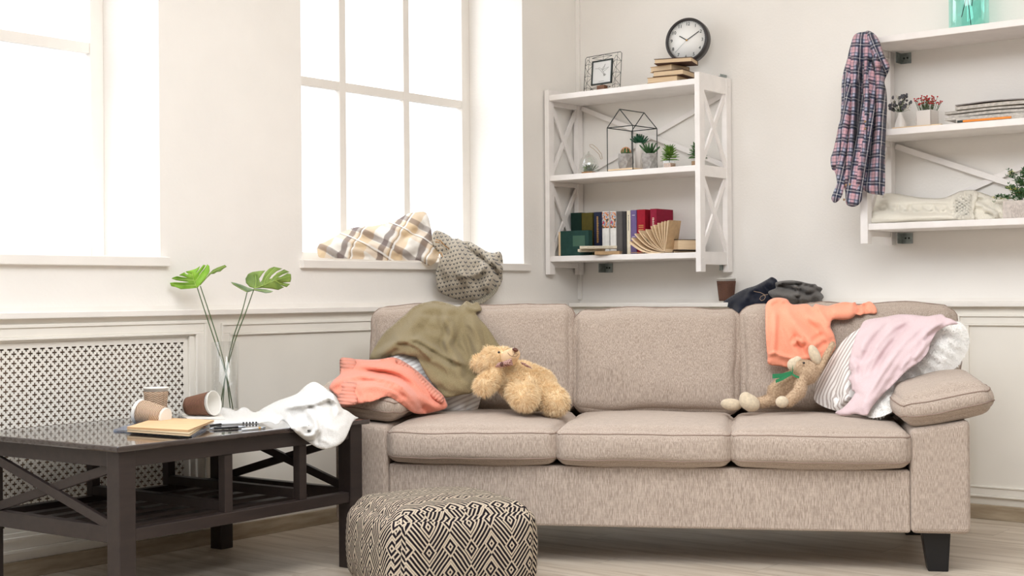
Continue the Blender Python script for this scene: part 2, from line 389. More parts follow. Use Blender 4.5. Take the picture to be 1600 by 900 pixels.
# ================================================================= SOFA
def cushion_fn(w, d, h, r, puff, seed=0, wr=.004, front=.012, ws=6):
    """returns f(u,v,k) for cube-surface coordinates in [-1,1] -> local position, centre at origin"""
    H = Vector((w/2, d/2, h/2))
    def f(u, v, k):
        p = Vector((u*H.x, v*H.y, k*H.z)); q = Vector([max(-(H[i]-r), min(H[i]-r, p[i])) for i in range(3)])
        n = p-q; n = n.normalized() if n.length > 1e-7 else Vector((0, 0, 0)); p = q+n*r
        bu = (1-u*u); bv = (1-v*v); bk = (1-k*k)
        p.z += k*puff*(bu**.6)*(bv**.6) if bu > 0 and bv > 0 else 0
        p.y += v*front*(max(bu, 0)**.5)*(max(bk, 0)**.7); p.x += u*front*.6*(max(bv, 0)**.5)*(max(bk, 0)**.7)
        nn = noise.noise_vector(Vector((p.x*ws+seed*7.1, p.y*ws, p.z*ws)))
        n3 = noise.noise_vector(Vector((p.x*ws*3+seed*3.1, p.y*ws*3, p.z*ws*3)))
        return p+nn*wr+n3*wr*.35
    return f
def cushion_mesh(f, n=20, X=None, asp=(1, 1, 1)):
    mb = MB(); idx = {}; V = []; Fc = []
    def vid(a, b, c):
        k = (a, b, c)
        if k not in idx:
            e = lambda t: math.sin((2*t/n-1)*PI/2*.92)/math.sin(PI/2*.92)
            p = f(e(a), e(b), e(c)); idx[k] = len(V); V.append(X @ p if X is not None else p)
        return idx[k]
    for i in range(n):
        for j in range(n):
            Fc.append((vid(i, j, n), vid(i+1, j, n), vid(i+1, j+1, n), vid(i, j+1, n)))
            Fc.append((vid(i, j, 0), vid(i, j+1, 0), vid(i+1, j+1, 0), vid(i+1, j, 0)))
            Fc.append((vid(i, 0, j), vid(i+1, 0, j), vid(i+1, 0, j+1), vid(i, 0, j+1)))
            Fc.append((vid(i, n, j), vid(i, n, j+1), vid(i+1, n, j+1), vid(i+1, n, j)))
            Fc.append((vid(0, i, j), vid(0, i, j+1), vid(0, i+1, j+1), vid(0, i+1, j)))
            Fc.append((vid(n, i, j), vid(n, i+1, j), vid(n, i+1, j+1), vid(n, i, j+1)))
    return mb.add(V, Fc, 0, True)
def seam_loop(f, kk, X=None, axis=2, n=90, r=.0022, lift=.0008):
    pts = []
    for i in range(n):
        q = 8.0*i/n; sgm = int(q//2); t = q % 2-1
        a, b = [(t, -1), (1, t), (-t, 1), (-1, -t)][sgm]
        c = [(a, b, kk), (a, kk, b), (kk, a, b)][{2: 0, 1: 1, 0: 2}[axis]]
        p = f(*c); d = Vector(p).normalized()*lift; p = p+d
        pts.append(X @ p if X is not None else p)
    return MB().tube(pts, r, 5, closed=True)
def T(x, y, z): return Matrix.Translation((x, y, z))
def RX(a): return Matrix.Rotation(math.radians(a), 4, 'X')
def RY(a): return Matrix.Rotation(math.radians(a), 4, 'Y')
def RZ(a): return Matrix.Rotation(math.radians(a), 4, 'Z')
sofa = thing('sofa', 'large three seat sofa in beige brown woven fabric with black tapered feet', 'sofa', tuple(F), TH)
W = 2.128
base = MB()
base.box((0.19, .012, .13), (1.94, .86, .335))
base.build('base', m_sofa, sofa, world=False, bevel=.008)
def arm(s0, s1, hin, hout, flip):
    mb = MB(); za, zb = (hout, hin) if flip else (hin, hout)
    V = [(s0, 0, .13), (s1, 0, .13), (s1, .88, .13), (s0, .88, .13), (s0, 0, za), (s1, 0, zb), (s1, .88, zb), (s0, .88, za)]
    mb.add(V, [(0, 3, 2, 1), (4, 5, 6, 7), (0, 1, 5, 4), (1, 2, 6, 5), (2, 3, 7, 6), (3, 0, 4, 7)])
    o = mb.build('arm', m_sofa, sofa, world=False, bevel=.018)
    o.modifiers['bevel'].segments = 3
    return o
arm(0, .19, .465, .49, True); arm(1.94, W, .47, .50, False)
bk = MB().box((.1, .78, .13), (2.03, .90, .80)); bk.build('back_frame', m_sofa, sofa, world=False, bevel=.02)
XS = [(.19, .775), (.778, 1.361), (1.364, 1.94)]
for i, (a, b) in enumerate(XS):
    f = cushion_fn(b-a+.004, .66, .125, .035, .022, seed=i, wr=.004, front=.02)
    X = T((a+b)/2, .31, .4035)
    o = cushion_mesh(f, 24, X).build('seat_cushion', m_sofa, sofa, world=False)
    for k in (.72, -.72): seam_loop(f, k, X).build('seam', m_sofaseam, o, world=False)
BX = [(-.035, .757), (.757, 1.388), (1.392, 2.175)]
for i, (a, b) in enumerate(BX):
    hh = (.412, .398, .408)[i]
    f = cushion_fn(b-a, .17, hh, .045, .010, seed=i+5, wr=.011, front=.03, ws=7)
    X = T((a+b)/2, .70, .455+hh/2) @ RX(-9)
    o = cushion_mesh(f, 26, X).build('back_cushion', m_sofa, sofa, world=False)
    seam_loop(f, -.62, X, axis=1).build('seam', m_sofaseam, o, world=False)
def arm_pillow(sc, roll, seed, zz, tt=.27):
    f = cushion_fn(.30, .56, .102, .050, .024, seed=seed, wr=.006, front=.015)
    X = T(sc, tt, zz) @ RY(roll) @ RX(1.5)
    o = cushion_mesh(f, 22, X).build('arm_cushion', m_sofa, sofa, world=False)
    for k in (.55, -.35): seam_loop(f, k, X).build('seam', m_sofaseam, o, world=False)
arm_pillow(2.055, -11, 9, .557); arm_pillow(.075, 9, 10, .553, .30)
for s, t in ((.10, .05), (1.985, .05), (.10, .76), (1.985, .76)):
    mb = MB(); w0, w1 = .032, .045
    V = [(s+.045+sx*w0, t+.03+sy*w0, 0) for sx, sy in ((-1, -1), (1, -1), (1, 1), (-1, 1))]+[(s+.04+sx*w1, t+.04+sy*w1, .13) for sx, sy in ((-1, -1), (1, -1), (1, 1), (-1, 1))]
    mb.add(V, [(0, 3, 2, 1), (4, 5, 6, 7), (0, 1, 5, 4), (1, 2, 6, 5), (2, 3, 7, 6), (3, 0, 4, 7)])
    mb.build('foot', m_leg, sofa, world=False, bevel=.003)
# ================================================================= COFFEE TABLE
TA = math.radians(2.2); TW, TL, TZ = .738, 1.05, .50
tB = np.array([-3.393, 3.473]); tu = np.array([math.cos(TA), math.sin(TA)]); tv = np.array([-math.sin(TA), math.cos(TA)])
tc = tB-tu*TW/2-tv*TL/2
table = thing('coffee_table', 'dark brown wooden coffee table with crossed side braces and slatted lower shelf', 'coffee table', (tc[0], tc[1], 0), TA)
hx, hy = TW/2, TL/2
MB().box((-hx, -hy, .482), (hx, hy, TZ)).build('tabletop', m_tabletop, table, world=False, bevel=.005)
lg = .058; ix, iy = hx-.02, hy-.02
for sx in (-1, 1):
    for sy in (-1, 1):
        x0 = sx*ix; y0 = sy*iy
        MB().box((min(x0, x0-sx*lg), min(y0, y0-sy*lg), 0), (max(x0, x0-sx*lg), max(y0, y0-sy*lg), .482)).build('leg', m_table, table, world=False, bevel=.003)
for sx in (-1, 1):
    xa = sx*(ix-.006); MB().box((min(xa, xa-sx*.02), -iy+lg, .435), (max(xa, xa-sx*.02), iy-lg, .482)).build('apron', m_table, table, world=False, bevel=.002)
    MB().box((min(xa, xa-sx*.035), -iy+lg, .222), (max(xa, xa-sx*.035), iy-lg, .258)).build('lower_rail', m_table, table, world=False, bevel=.003)
for sy in (-1, 1):
    ya = sy*(iy-.006); MB().box((-ix+lg, min(ya, ya-sy*.02), .435), (ix-lg, max(ya, ya-sy*.02), .482)).build('apron', m_table, table, world=False, bevel=.002)
    MB().box((-ix+lg, min(ya, ya-sy*.03), .218), (ix-lg, max(ya, ya-sy*.03), .266)).build('lower_rail', m_table, table, world=False, bevel=.003)
    yc = sy*(iy-.02)
    for q, dz in ((1, 0), (-1, .0)):
        MB().bar((-ix+lg-.01, yc+q*.004, .35-q*.085), (ix-lg+.01, yc+q*.004, .35+q*.085), .016, .028).build('cross_brace', m_table, table, world=False, bevel=.002)
for k, x in enumerate(np.linspace(-ix+.085, ix-.085, 6)):
    MB().box((x-.022, -iy+.09, .228), (x+.022, iy-.09, .242)).build('slat', m_table, table, world=False, bevel=.002)
for sy, yy in ((0, -.085), (0, .235)):
    dv = MB(); yy0, yy1 = yy-.016, yy+.016
    dv.box((ix-.042, yy0, .242), (ix-.012, yy1, .435)); dv.box((-ix+.012, yy0, .242), (-ix+.042, yy1, .435))
    dv.box((-ix+.042, yy0, .262), (ix-.042, yy1, .292)); dv.box((-ix+.042, yy0, .44), (ix-.042, yy1, .478))
    dv.build('divider', m_table, table, world=False, bevel=.002)
# ================================================================= CLOTH / TRACED SURFACE TOOL
def spline(pts, step, sharp=False, closed=True):
    P = np.asarray(pts, float); n = len(P); out = []
    for i in range(n if closed else n-1):
        p0, p1, p2, p3 = P[(i-1) % n], P[i], P[(i+1) % n], P[(i+2) % n]
        if not closed: p0 = P[max(i-1, 0)]; p3 = P[min(i+2, n-1)]
        k = max(1, int(round(np.linalg.norm(p2-p1)/step)))
        for j in range(k):
            t = j/k
            out.append(p1+(p2-p1)*t if sharp else .5*((2*p1)+(-p0+p2)*t+(2*p0-5*p1+4*p2-p3)*t*t+(-p0+3*p1-3*p2+p3)*t**3))
    if not closed: out.append(P[-1])
    return np.array(out)
def segdist(Q, A, closed=True):
    """distance from points Q to polyline A, plus position along it 0..1"""
    Bp = np.roll(A, -1, 0) if closed else A[1:]; A0 = A if closed else A[:-1]
    d = Bp-A0; L = (d**2).sum(1)+1e-12
    t = np.clip(((Q[:, None]-A0[None])*d[None]).sum(2)/L, 0, 1)
    c = A0[None]+d[None]*t[..., None]; e = Q[:, None]-c; D = np.sqrt((e**2).sum(2)); k = D.argmin(1)
    i = np.arange(len(Q)); sd = np.sign(d[k, 0]*e[i, k, 1]-d[k, 1]*e[i, k, 0])
    return D[i, k], (k+t[i, k])/len(A0), sd
def inside(Q, A):
    x, y = Q[:, 0][:, None], Q[:, 1][:, None]; Bp = np.roll(A, -1, 0)
    c = ((A[:, 1] > y) != (Bp[:, 1] > y)) & (x < (Bp[:, 0]-A[:, 0])*(y-A[:, 1])/(Bp[:, 1]-A[:, 1]+1e-12)+A[:, 0])
    return c.sum(1) % 2 == 1
def tps(ctrl):
    c = np.asarray(ctrl, float); X = c[:, :2]/100; n = len(c)
    def K(a, b):
        r = np.sqrt(((a[:, None]-b[None])**2).sum(2)); return r*r*np.log(r+1e-9)
    if n < 3: return lambda Q: np.full(len(Q), c[:, 2].mean())
    A = np.zeros((n+3, n+3)); A[:n, :n] = K(X, X)+np.eye(n)*1e-4; A[:n, n] = 1; A[:n, n+1:] = X; A[n:, :n] = A[:n, n:].T
    s = np.linalg.solve(A+np.eye(n+3)*1e-9, np.r_[c[:, 2], 0, 0, 0])
    return lambda Q: K(Q/100, X) @ s[:n]+s[n]+(Q/100) @ s[n+1:]
COL = [None]
def cloth_mb(outline, ctrl, folds=(), step=5, puff=(.012, 9), frame=SOFA, sharp=False, uvang=0, uvs=None, nz=(.002, 26), warp=1.0, clear=.009, fold_gain=2.0, wr=None):
    """a draped piece: outline in the photograph, depth behind the frame plane from ctrl (x, y, t), ridges from
    folds (points, width px, height m[, step]) -> MB with real depth and a uv map in metres"""
    A = spline(outline, step, sharp)
    x0, y0 = A.min(0)-step; x1, y1 = A.max(0)+step
    g = []
    yy = y0; r = 0
    while yy < y1:
        xx = x0+(step/2 if r % 2 else 0)
        while xx < x1: g.append((xx, yy)); xx += step
        yy += step*.866; r += 1
    g = np.array(g); g = g[inside(g, A)]
    D, _, _ = segdist(g, A); g = g[D > step*.55]
    P = np.r_[A, g]; n = len(A)
    res = geometry.delaunay_2d_cdt([Vector(p) for p in P], [(i, (i+1) % n) for i in range(n)], [list(range(n))], 1, 1e-4)
    Q = np.array([(v.x, v.y) for v in res[0]]); Fc = [tuple(f) for f in res[2]]
    dE, _, _ = segdist(Q, A)
    t = tps(ctrl)(Q)
    pf = 1-np.exp(-(dE/puff[1])**1.2); h = puff[0]*pf
    for f in folds:
        L = spline(f[0], max(4, step), False, closed=False); d, s, sd = segdist(Q, L, False)
        tp = np.clip(np.minimum(s, 1-s)*5, 0, 1)**.7 if len(f) < 5 else 1
        a = f[2]*tp*fold_gain
        if len(f) > 3 and f[3]:      # one sided step: sheer on one side, soft on the other
            w2 = np.where(sd*f[3] > 0, f[1]*.28, f[1]*1.3); h = h+a*np.exp(-(d/w2)**2)
        elif f[2] > 0: h = h+a*(np.exp(-(d/f[1])**2)-.42*np.exp(-((d-1.9*f[1])/(.6*f[1]))**2))
        else: h = h+a*np.exp(-(d/f[1])**2)
    if wr:
        ca, sa = math.cos(math.radians(wr[2])), math.sin(math.radians(wr[2]))
        rn = np.array([1-2.2*abs(noise.noise(Vector(((q[0]*ca+q[1]*sa)/(wr[1]*wr[3]), (-q[0]*sa+q[1]*ca)/wr[1], 7.7+wr[1])))+.35*noise.noise(Vector((q[0]/wr[1]*.9, q[1]/wr[1]*.9, 1.1)))) for q in Q])
        h = h+wr[0]*np.sign(rn)*np.abs(rn)**2*np.clip(pf, .3, 1)
    nn = np.array([noise.noise(Vector((q[0]/nz[1], q[1]/nz[1], ctrl[0][0])))+.5*noise.noise(Vector((q[0]/nz[1]*2.3, q[1]/nz[1]*2.3, 3.3))) for q in Q])
    h = h+nn*nz[0]*np.clip(pf, .15, 1)
    tt = t-h
    if COL[0] is not None:
        dr = rays(Q); dr /= np.linalg.norm(dr, axis=1)[:, None]; hs = np.full(len(Q), 9e9)
        for i, d in enumerate(dr):
            hit = COL[0].ray_cast(Vector(CP), Vector(d), 12)
            if hit[0] is not None: hs[i] = (np.array(hit[0])-frame[0]) @ frame[1]
        nb = [[] for _ in Q]
        for f in Fc:
            for a, b in ((f[0], f[1]), (f[1], f[2]), (f[2], f[0])): nb[a].append(b); nb[b].append(a)
        tb = np.minimum(t, hs-clear)
        for it in range(4):
            av = np.array([tb[n_].mean() if n_ else tb[i] for i, n_ in enumerate(nb)]); tb = np.minimum(tb*.5+av*.5, hs-clear)
        tt = np.minimum(tb-h, hs-.004)
    P3 = hitp(Q, frame[0], frame[1], tt)
    mb = MB()
    # orient faces to the camera
    d = P3[Fc[0][0]]-CP; a, b, c = (P3[i] for i in Fc[0][:3])
    if np.dot(np.cross(b-a, c-a), d) > 0: Fc = [f[::-1] for f in Fc]
    mb.add(P3, Fc, 0, True)
    s = uvs or float(np.linalg.norm(P3.mean(0)-CP))/FPX
    ca, sa = math.cos(math.radians(uvang)), math.sin(math.radians(uvang))
    u = (Q[:, 0]*ca+Q[:, 1]*sa)*s; v = (-Q[:, 0]*sa+Q[:, 1]*ca)*s
    mb.uv = np.stack([u+h*warp, v+h*warp*.6], 1)
    return mb
def blob(prims, vox=.006, smooth=4, R=None):
    """one continuous surface from ellipsoids / capsules: ('e', centre, radii, R) or ('c', p, q, r0, r1)"""
    mb = MB()
    for p in prims:
        if p[0] == 'e': mb.ell(p[1], p[2], 20, p[3] if len(p) > 3 else None)
        else:
            a, b = Vector(p[1]), Vector(p[2]); n = 7
            mb.tube([a.lerp(b, i/(n-1)) for i in range(n)], [p[3]+(p[4]-p[3])*i/(n-1) for i in range(n)], 14)
            mb.ell(a, (p[3],)*3, 14); mb.ell(b, (p[4],)*3, 14)
    me = bpy.data.meshes.new('t'); me.from_pydata(mb.v, [], mb.f); o = bpy.data.objects.new('t', me); C.objects.link(o)
    r = o.modifiers.new('r', 'REMESH'); r.mode = 'VOXEL'; r.voxel_size = vox; r.use_smooth_shade = True
    s = o.modifiers.new('s', 'SMOOTH'); s.iterations = smooth; s.factor = .5
    dg = bpy.context.evaluated_depsgraph_get(); e = o.evaluated_get(dg); m2 = bpy.data.meshes.new_from_object(e)
    V = np.zeros(len(m2.vertices)*3); m2.vertices.foreach_get('co', V); V = V.reshape(-1, 3); Fs = [tuple(p.vertices) for p in m2.polygons]
    bpy.data.objects.remove(o); bpy.data.meshes.remove(me); bpy.data.meshes.remove(m2)
    out = MB(); out.add(V, Fs, 0, True); return out
def fur(mb, n, length, width, droop=.3, seed=1, jitter=.5, m=0, mask=None):
    """adds tapering tufts to the surface in mb"""
    rg = np.random.RandomState(seed); V = np.array(mb.v); Fs = mb.f
    tri = []
    for f in Fs:
        tri.append(f[:3])
        if len(f) == 4: tri.append((f[0], f[2], f[3]))
    tri = np.array(tri); a, b, c = V[tri[:, 0]], V[tri[:, 1]], V[tri[:, 2]]; nr = np.cross(b-a, c-a); ar = np.linalg.norm(nr, axis=1); nr /= ar[:, None]+1e-12
    k = rg.choice(len(tri), n, p=ar/ar.sum()); r1 = np.sqrt(rg.rand(n)); r2 = rg.rand(n)
    P = a[k]*(1-r1)[:, None]+b[k]*(r1*(1-r2))[:, None]+c[k]*(r1*r2)[:, None]; N = nr[k]
    if mask is not None: q = mask(P); P = P[q]; N = N[q]; n = len(P)
    cl = np.array([noise.noise_vector(Vector(p)*18) for p in P]); D = N+cl*jitter*1.6+rg.randn(n, 3)*jitter*.45; D[:, 2] -= droop; D /= np.linalg.norm(D, axis=1)[:, None]
    sd = np.cross(D, rg.randn(n, 3)); sd /= np.linalg.norm(sd, axis=1)[:, None]+1e-9
    L = length*(.6+.8*rg.rand(n))[:, None]; w = width
    mid = P+D*L*.55; tip = P+D*L+np.array([0, 0, -1])*L*.25
    VV = np.stack([P-sd*w-N*.001, P+sd*w-N*.001, mid-sd*w*.6, mid+sd*w*.6, tip], 1).reshape(-1, 3)
    F5 = []
    for i in range(n): o = i*5; F5 += [(o, o+1, o+3, o+2), (o+2, o+3, o+4)]
    mb.add(VV, F5, m, True); return mb
def rosette(mb, c, n, L, w, el0, el1, droop=.3, seed=0, th=.18, segs=4, m=0, az0=0):
    rg = random.Random(seed)
    for i in range(n):
        az = az0+i*2.39996+rg.uniform(-.15, .15); f = i/max(1, n-1); el = math.radians(el0+(el1-el0)*f+rg.uniform(-4, 4)); ln = L*(1-.25*f)*rg.uniform(.88, 1.08)
        d = Vector((math.cos(az)*math.cos(el), math.sin(az)*math.cos(el), math.sin(el))); sd = Vector((-math.sin(az), math.cos(az), 0)); up = sd.cross(d)
        V = []; Fc = []
        for j in range(segs+1):
            t = j/segs; p = Vector(c)+d*ln*t-Vector((0, 0, 1))*droop*ln*t*t; ww = w*(math.sin(PI*min(1, .25+.75*t)))*.5+ (0 if j < segs else 0)
            if j == segs: ww = w*.02
            V += [p-sd*ww+up*ww*.5, p-up*w*th, p+sd*ww+up*ww*.5, p+up*w*.02]
        for j in range(segs):
            a = j*4
            for q in range(4): Fc.append((a+q, a+(q+1) % 4, a+4+(q+1) % 4, a+4+q))
        Fc.append((segs*4, segs*4+1, segs*4+2, segs*4+3)); mb.add(V, Fc, m, True)
    return mb
def textmesh(s, size, ext=.0005, align='CENTER'):
    cu = bpy.data.curves.new('t', 'FONT'); cu.body = s; cu.size = size; cu.extrude = ext; cu.align_x = align; cu.align_y = 'CENTER'; cu.resolution_u = 3
    o = bpy.data.objects.new('t', cu); C.objects.link(o); dg = bpy.context.evaluated_depsgraph_get(); dg.update()
    me = bpy.data.meshes.new_from_object(o.evaluated_get(dg)); V = [tuple(v.co) for v in me.vertices]; Fs = [tuple(p.vertices) for p in me.polygons]
    bpy.data.objects.remove(o); bpy.data.meshes.remove(me); return V, Fs
def basis(o, x, y, z):
    M_ = Matrix.Identity(4)
    for i in range(3): M_[i][0] = x[i]; M_[i][1] = y[i]; M_[i][2] = z[i]; M_[i][3] = o[i]
    return M_
SR = Vector((float(RM[0][0]), float(RM[0][2]), 0)).normalized()   # across the view, horizontal
SD = Vector((float(RM[2][0]), float(RM[2][2]), 0)).normalized()   # along the view, horizontal
def cframe(o, psi):
    p = math.radians(psi); x = SR*math.sin(p)+SD*math.cos(p); y = -SR*math.cos(p)+SD*math.sin(p); return basis(o, x, y, (0, 0, 1))
def dep(P): return float((np.asarray(P)-CP) @ np.array([RM[2][0], RM[2][2], -RM[2][1]]))
def sc(P): return dep(P)/FPX
# ================================================================= POUF
def pouf_mat():
    g = G('zigzag_weave'); o = g.xyz(g.tc('Object')); nn = g.xyz(g.tc('Normal'))
    ax, ay, az = (g.m('ABSOLUTE', q) for q in nn)
    top = g.m('GREATER_THAN', az, .72); sx = g.m('GREATER_THAN', ax, ay)
    def sel(m_, a, b): return g.m('ADD', g.m('MULTIPLY', m_, a), g.m('MULTIPLY', g.m('SUBTRACT', 1, m_), b))
    u = sel(top, o[0], sel(sx, o[1], o[0])); v = sel(top, o[1], o[2])
    wob = g.noise(g.tc(), 9, 2); u = g.m('ADD', u, g.m('MULTIPLY', wob, .010)); v = g.m('ADD', v, g.m('MULTIPLY', g.noise(g.tc(), 7, 2), .010))
    hx, V, p, k = .066, .074, .0185, 1.35
    X = g.m('SUBTRACT', g.m('MULTIPLY', g.m('FRACT', g.m('DIVIDE', u, 2*hx)), 2*hx), hx)   # -hx..hx, peak column at 0
    a0 = g.m('ABSOLUTE', X); zig = g.m('DIVIDE', g.m('ADD', v, g.m('MULTIPLY', a0, k)), p)
    def ring(dx, off):
        dy = g.m('ABSOLUTE', g.m('SUBTRACT', g.m('MULTIPLY', g.m('FRACT', g.m('DIVIDE', g.m('ADD', v, off), V)), V), V/2))
        return g.m('DIVIDE', g.m('ADD', dy, g.m('MULTIPLY', dx, k)), p)
    r1 = ring(a0, 0); r2 = ring(g.m('SUBTRACT', hx, a0), .012)
    i1 = g.m('LESS_THAN', r1, 1.76); i2 = g.m('LESS_THAN', r2, 1.76)
    f = sel(i1, g.m('ADD', r1, .5), sel(i2, g.m('ADD', r2, .5), zig))
    fr = g.m('FRACT', f); blk = g.m('LESS_THAN', g.m('ABSOLUTE', g.m('SUBTRACT', fr, .5)), .285)
    col = g.mix(blk, lin((222, 205, 182)), lin((34, 26, 32)))
    rib = g.m('SINE', g.m('MULTIPLY', g.m('ADD', u, v), 1900)); g.bump(rib, .0008)
    return g.fin(col, .95, .15)
pc = S(0, 0, 0); 
pcen = CP+np.array(SD)*4.42+np.array(SR)*(685-800)/FPX*4.42; pcen[2] = 0
pouf = thing('pouf', 'square knitted floor pouf with black and cream zigzag diamond pattern', 'pouf', tuple(pcen), -YAW-math.radians(-13))
f = cushion_fn(.465, .465, .272, .065, .026, seed=31, wr=.006, front=.022, ws=5)
o = cushion_mesh(f, 34, T(0, 0, .144)).build('cover', pouf_mat(), pouf, world=False)
# ================================================================= SHELF UNITS
SY0, SY1 = 5.484, 5.765
def side_frame(x0, x1, z0, z1, levels, root, fy=SY0, by=SY1):
    mb = MB(); pw = .042
    mb.box((x0, fy, z0), (x1, fy+pw, z1)); mb.box((x0, by-pw, z0), (x1, by, z1))
    for z, h in levels: mb.box((x0+.004, fy+pw, z-h), (x1-.004, by-pw, z))
    zs = [z for z, h in levels]; hs = dict(levels)
    for a, b in zip(zs[:-1], zs[1:]):
        za, zb = a-hs[a], b
        for q in (0, 1):
            xm = (x0+x1)/2+(.003 if q else -.003)
            p0, p1 = (fy+pw-.012, zb-.004), (by-pw+.012, za+.004)
            if q: p0, p1 = (fy+pw-.012, za+.004), (by-pw+.012, zb-.004)
            mb.bar((xm, p0[0], p0[1]), (xm, p1[0], p1[1]), .010, .024)
    for z, h in levels:
        for y in (fy+.02, by-.02):
            mb.tube([(x1, y, z-h/2), (x1+.002, y, z-h/2)], .004, 8); mb.tube([(x0-.002, y, z-h/2), (x0, y, z-h/2)], .004, 8)
    return mb.build('side_frame', m_shelf, root, bevel=.0025)
def bracket(x, z, root, lower=True, s=1):
    mb = MB(); mb.box((x, SY1-.05, z-.045), (x+.0022*s if s > 0 else x-.0022, SY1+.004, z)); mb.box((x, SY1+.002, z-.045), (x+.045*s, SY1+.006, z) ) if s > 0 else mb.box((x-.045, SY1+.002, z-.045), (x, SY1+.006, z))
    for q in (.015, .03): mb.tube([(x+s*q, SY1+.003, z-.022), (x+s*q, SY1-.001, z-.022)], .004, 8, m=1)
    return mb.build('bracket', [m_steel, m_black], root, label='zinc steel angle bracket')
def xback(x0, x1, z0, z1, root):
    for q in (0, 1):
        a, b = ((x0, z0), (x1, z1)) if q else ((x0, z1), (x1, z0)); y = SY1-.012+(.008 if q else 0)
        MB().bar((a[0], y, a[1]), (b[0], y, b[1]), .008, .024).build('back_brace', m_shelf, root, bevel=.001)
UL = thing('wall_shelf', 'white wooden three tier wall shelf holding the clock, potted plants and books', 'shelf', (-3.74, 5.62, 1.012))
LX0, LX1 = -4.170, -3.300
ZL = [(1.905, .075), (1.492, .05), (1.103, .058)]
for a, b in ((LX0, LX0+.026), (LX1-.026, LX1)): side_frame(a, b, 1.012, 1.905, ZL[::1], UL)
for z in (1.879, 1.490, 1.100):
    MB().box((LX0+.026, SY0+.003, z-.027), (LX1-.026, SY1-.002, z)).build('shelf_board', m_shelf, UL, bevel=.003)
xback(LX0+.03, LX1-.03, 1.505, 1.84, UL)
bracket(LX0+.15, 1.066, UL); bracket(LX1-.026, 1.066, UL, s=-1); bracket(LX1-.026, 1.925, UL, s=-1)
UR = thing('wall_shelf', 'white wooden wall shelf at the right edge holding the folded cream sweater and magazines', 'shelf', (-2.1, 5.62, 1.115))
RX0, RX1 = -2.537, -1.62
for a, b in ((RX0, RX0+.032), (RX1-.032, RX1)): side_frame(a, b, 1.115, 1.97, [(1.965, .06), (1.580, .05), (1.197, .05)], UR)
for z in (1.961, 1.580, 1.197):
    MB().box((RX0+.032, SY0+.003, z-.027), (RX1-.032, SY1-.002, z)).build('shelf_board', m_shelf, UR, bevel=.003)
xback(RX0+.04, RX1-.04, 1.215, 1.535, UR)
bracket(RX0+.06, 1.165, UR); bracket(RX0+.06, 1.93, UR)
# ---------------------------------------------------------------- books
m_page = wood('book_pages', (214, 186, 150), (236, 212, 178), (1, 1, 90), 12, .8, .2)
m_pagew = plain('magazine_pages', (196, 190, 182), .8, .2, var=.12, scale=90)
def cloth_cover(n, c): return plain(n, c, .7, .25, var=.05, scale=50, bump=.0002, bscale=900)
M_BK = {k: cloth_cover('cover_'+k, c) for k, c in dict(dkgreen=(26, 52, 44), olive=(96, 88, 40), navy=(36, 42, 66), white=(232, 230, 226), grey=(96, 92, 90), dark=(60, 58, 60), cream=(232, 222, 200), purple=(112, 96, 142), red=(158, 24, 44), crimson=(146, 28, 56), green=(34, 66, 60), brown=(84, 56, 44), tan=(190, 158, 120), black=(34, 30, 32)).items()}
m_gold = plain('gold_print', (206, 160, 84), .5, .5)
def book(name, label, cat, X, th, dp, ht, cov, group, page=None, deco=None, cat2='book', short=0):
    """X maps local: x thickness, y from spine (0) to fore edge, z height"""
    root = thing(name, label, cat2, tuple(X.translation), 0, group); c = .0025
    mb = MB(); mb.box((0, 0, 0), (c, dp-short, ht), 0, X); mb.box((th-c, 0, 0), (th, dp, ht), 0, X); mb.box((c, 0, 0), (th-c, c, ht), 0, X); mb.build('cover', cov, root, bevel=.0008)
    MB().box((c, c, .003), (th-c, dp-.004, ht-.003), 0, X).build('pages', page or m_page, root)
    if deco: deco(root, X, th, dp, ht)
    return root
def spine_marks(m_, zs, w=.5, hh=.004, name='spine_title'):
    def fn(root, X, th, dp, ht):
        for z in zs: MB().box((th*(1-w)/2, -.0006, ht*z), (th*(1+w)/2, .0002, ht*z+hh), 0, X).build(name, m_, root)
    return fn
def vtitle(m_, z0, z1, w=.25):
    def fn(root, X, th, dp, ht):
        mb = MB(); z = ht*z0; rg = random.Random(int(z0*100)+int(th*9999))
        while z < ht*z1:
            l = rg.uniform(.003, .006); mb.box((th*.5-th*w/2, -.0006, z), (th*.5+th*w/2*rg.uniform(.4, 1), .0002, z+l*.5), 0, X); z += l
        mb.build('spine_title', m_, root)
    return fn
def flower_photo(seed):
    g = G('photo_collage_%d' % seed); v = g.noise(g.tc(), 55, 2, .5, True); x = g.xyz(v); o = g.xyz(g.tc())
    c = g.ramp(x[0], [(.35, lin((40, 70, 60))), (.45, lin((214, 120, 60))), (.52, lin((230, 220, 200))), (.58, lin((60, 120, 170))), (.66, lin((200, 60, 60)))])
    return g.fin(c, .4)
def art(z0, z1, seed):
    def fn(root, X, th, dp, ht):
        MB().box((.0004, -.0008, ht*z0), (th-.0004, .0002, ht*z1), 0, X).build('spine_picture', flower_photo(seed), root)
    return fn
zb = 1.100
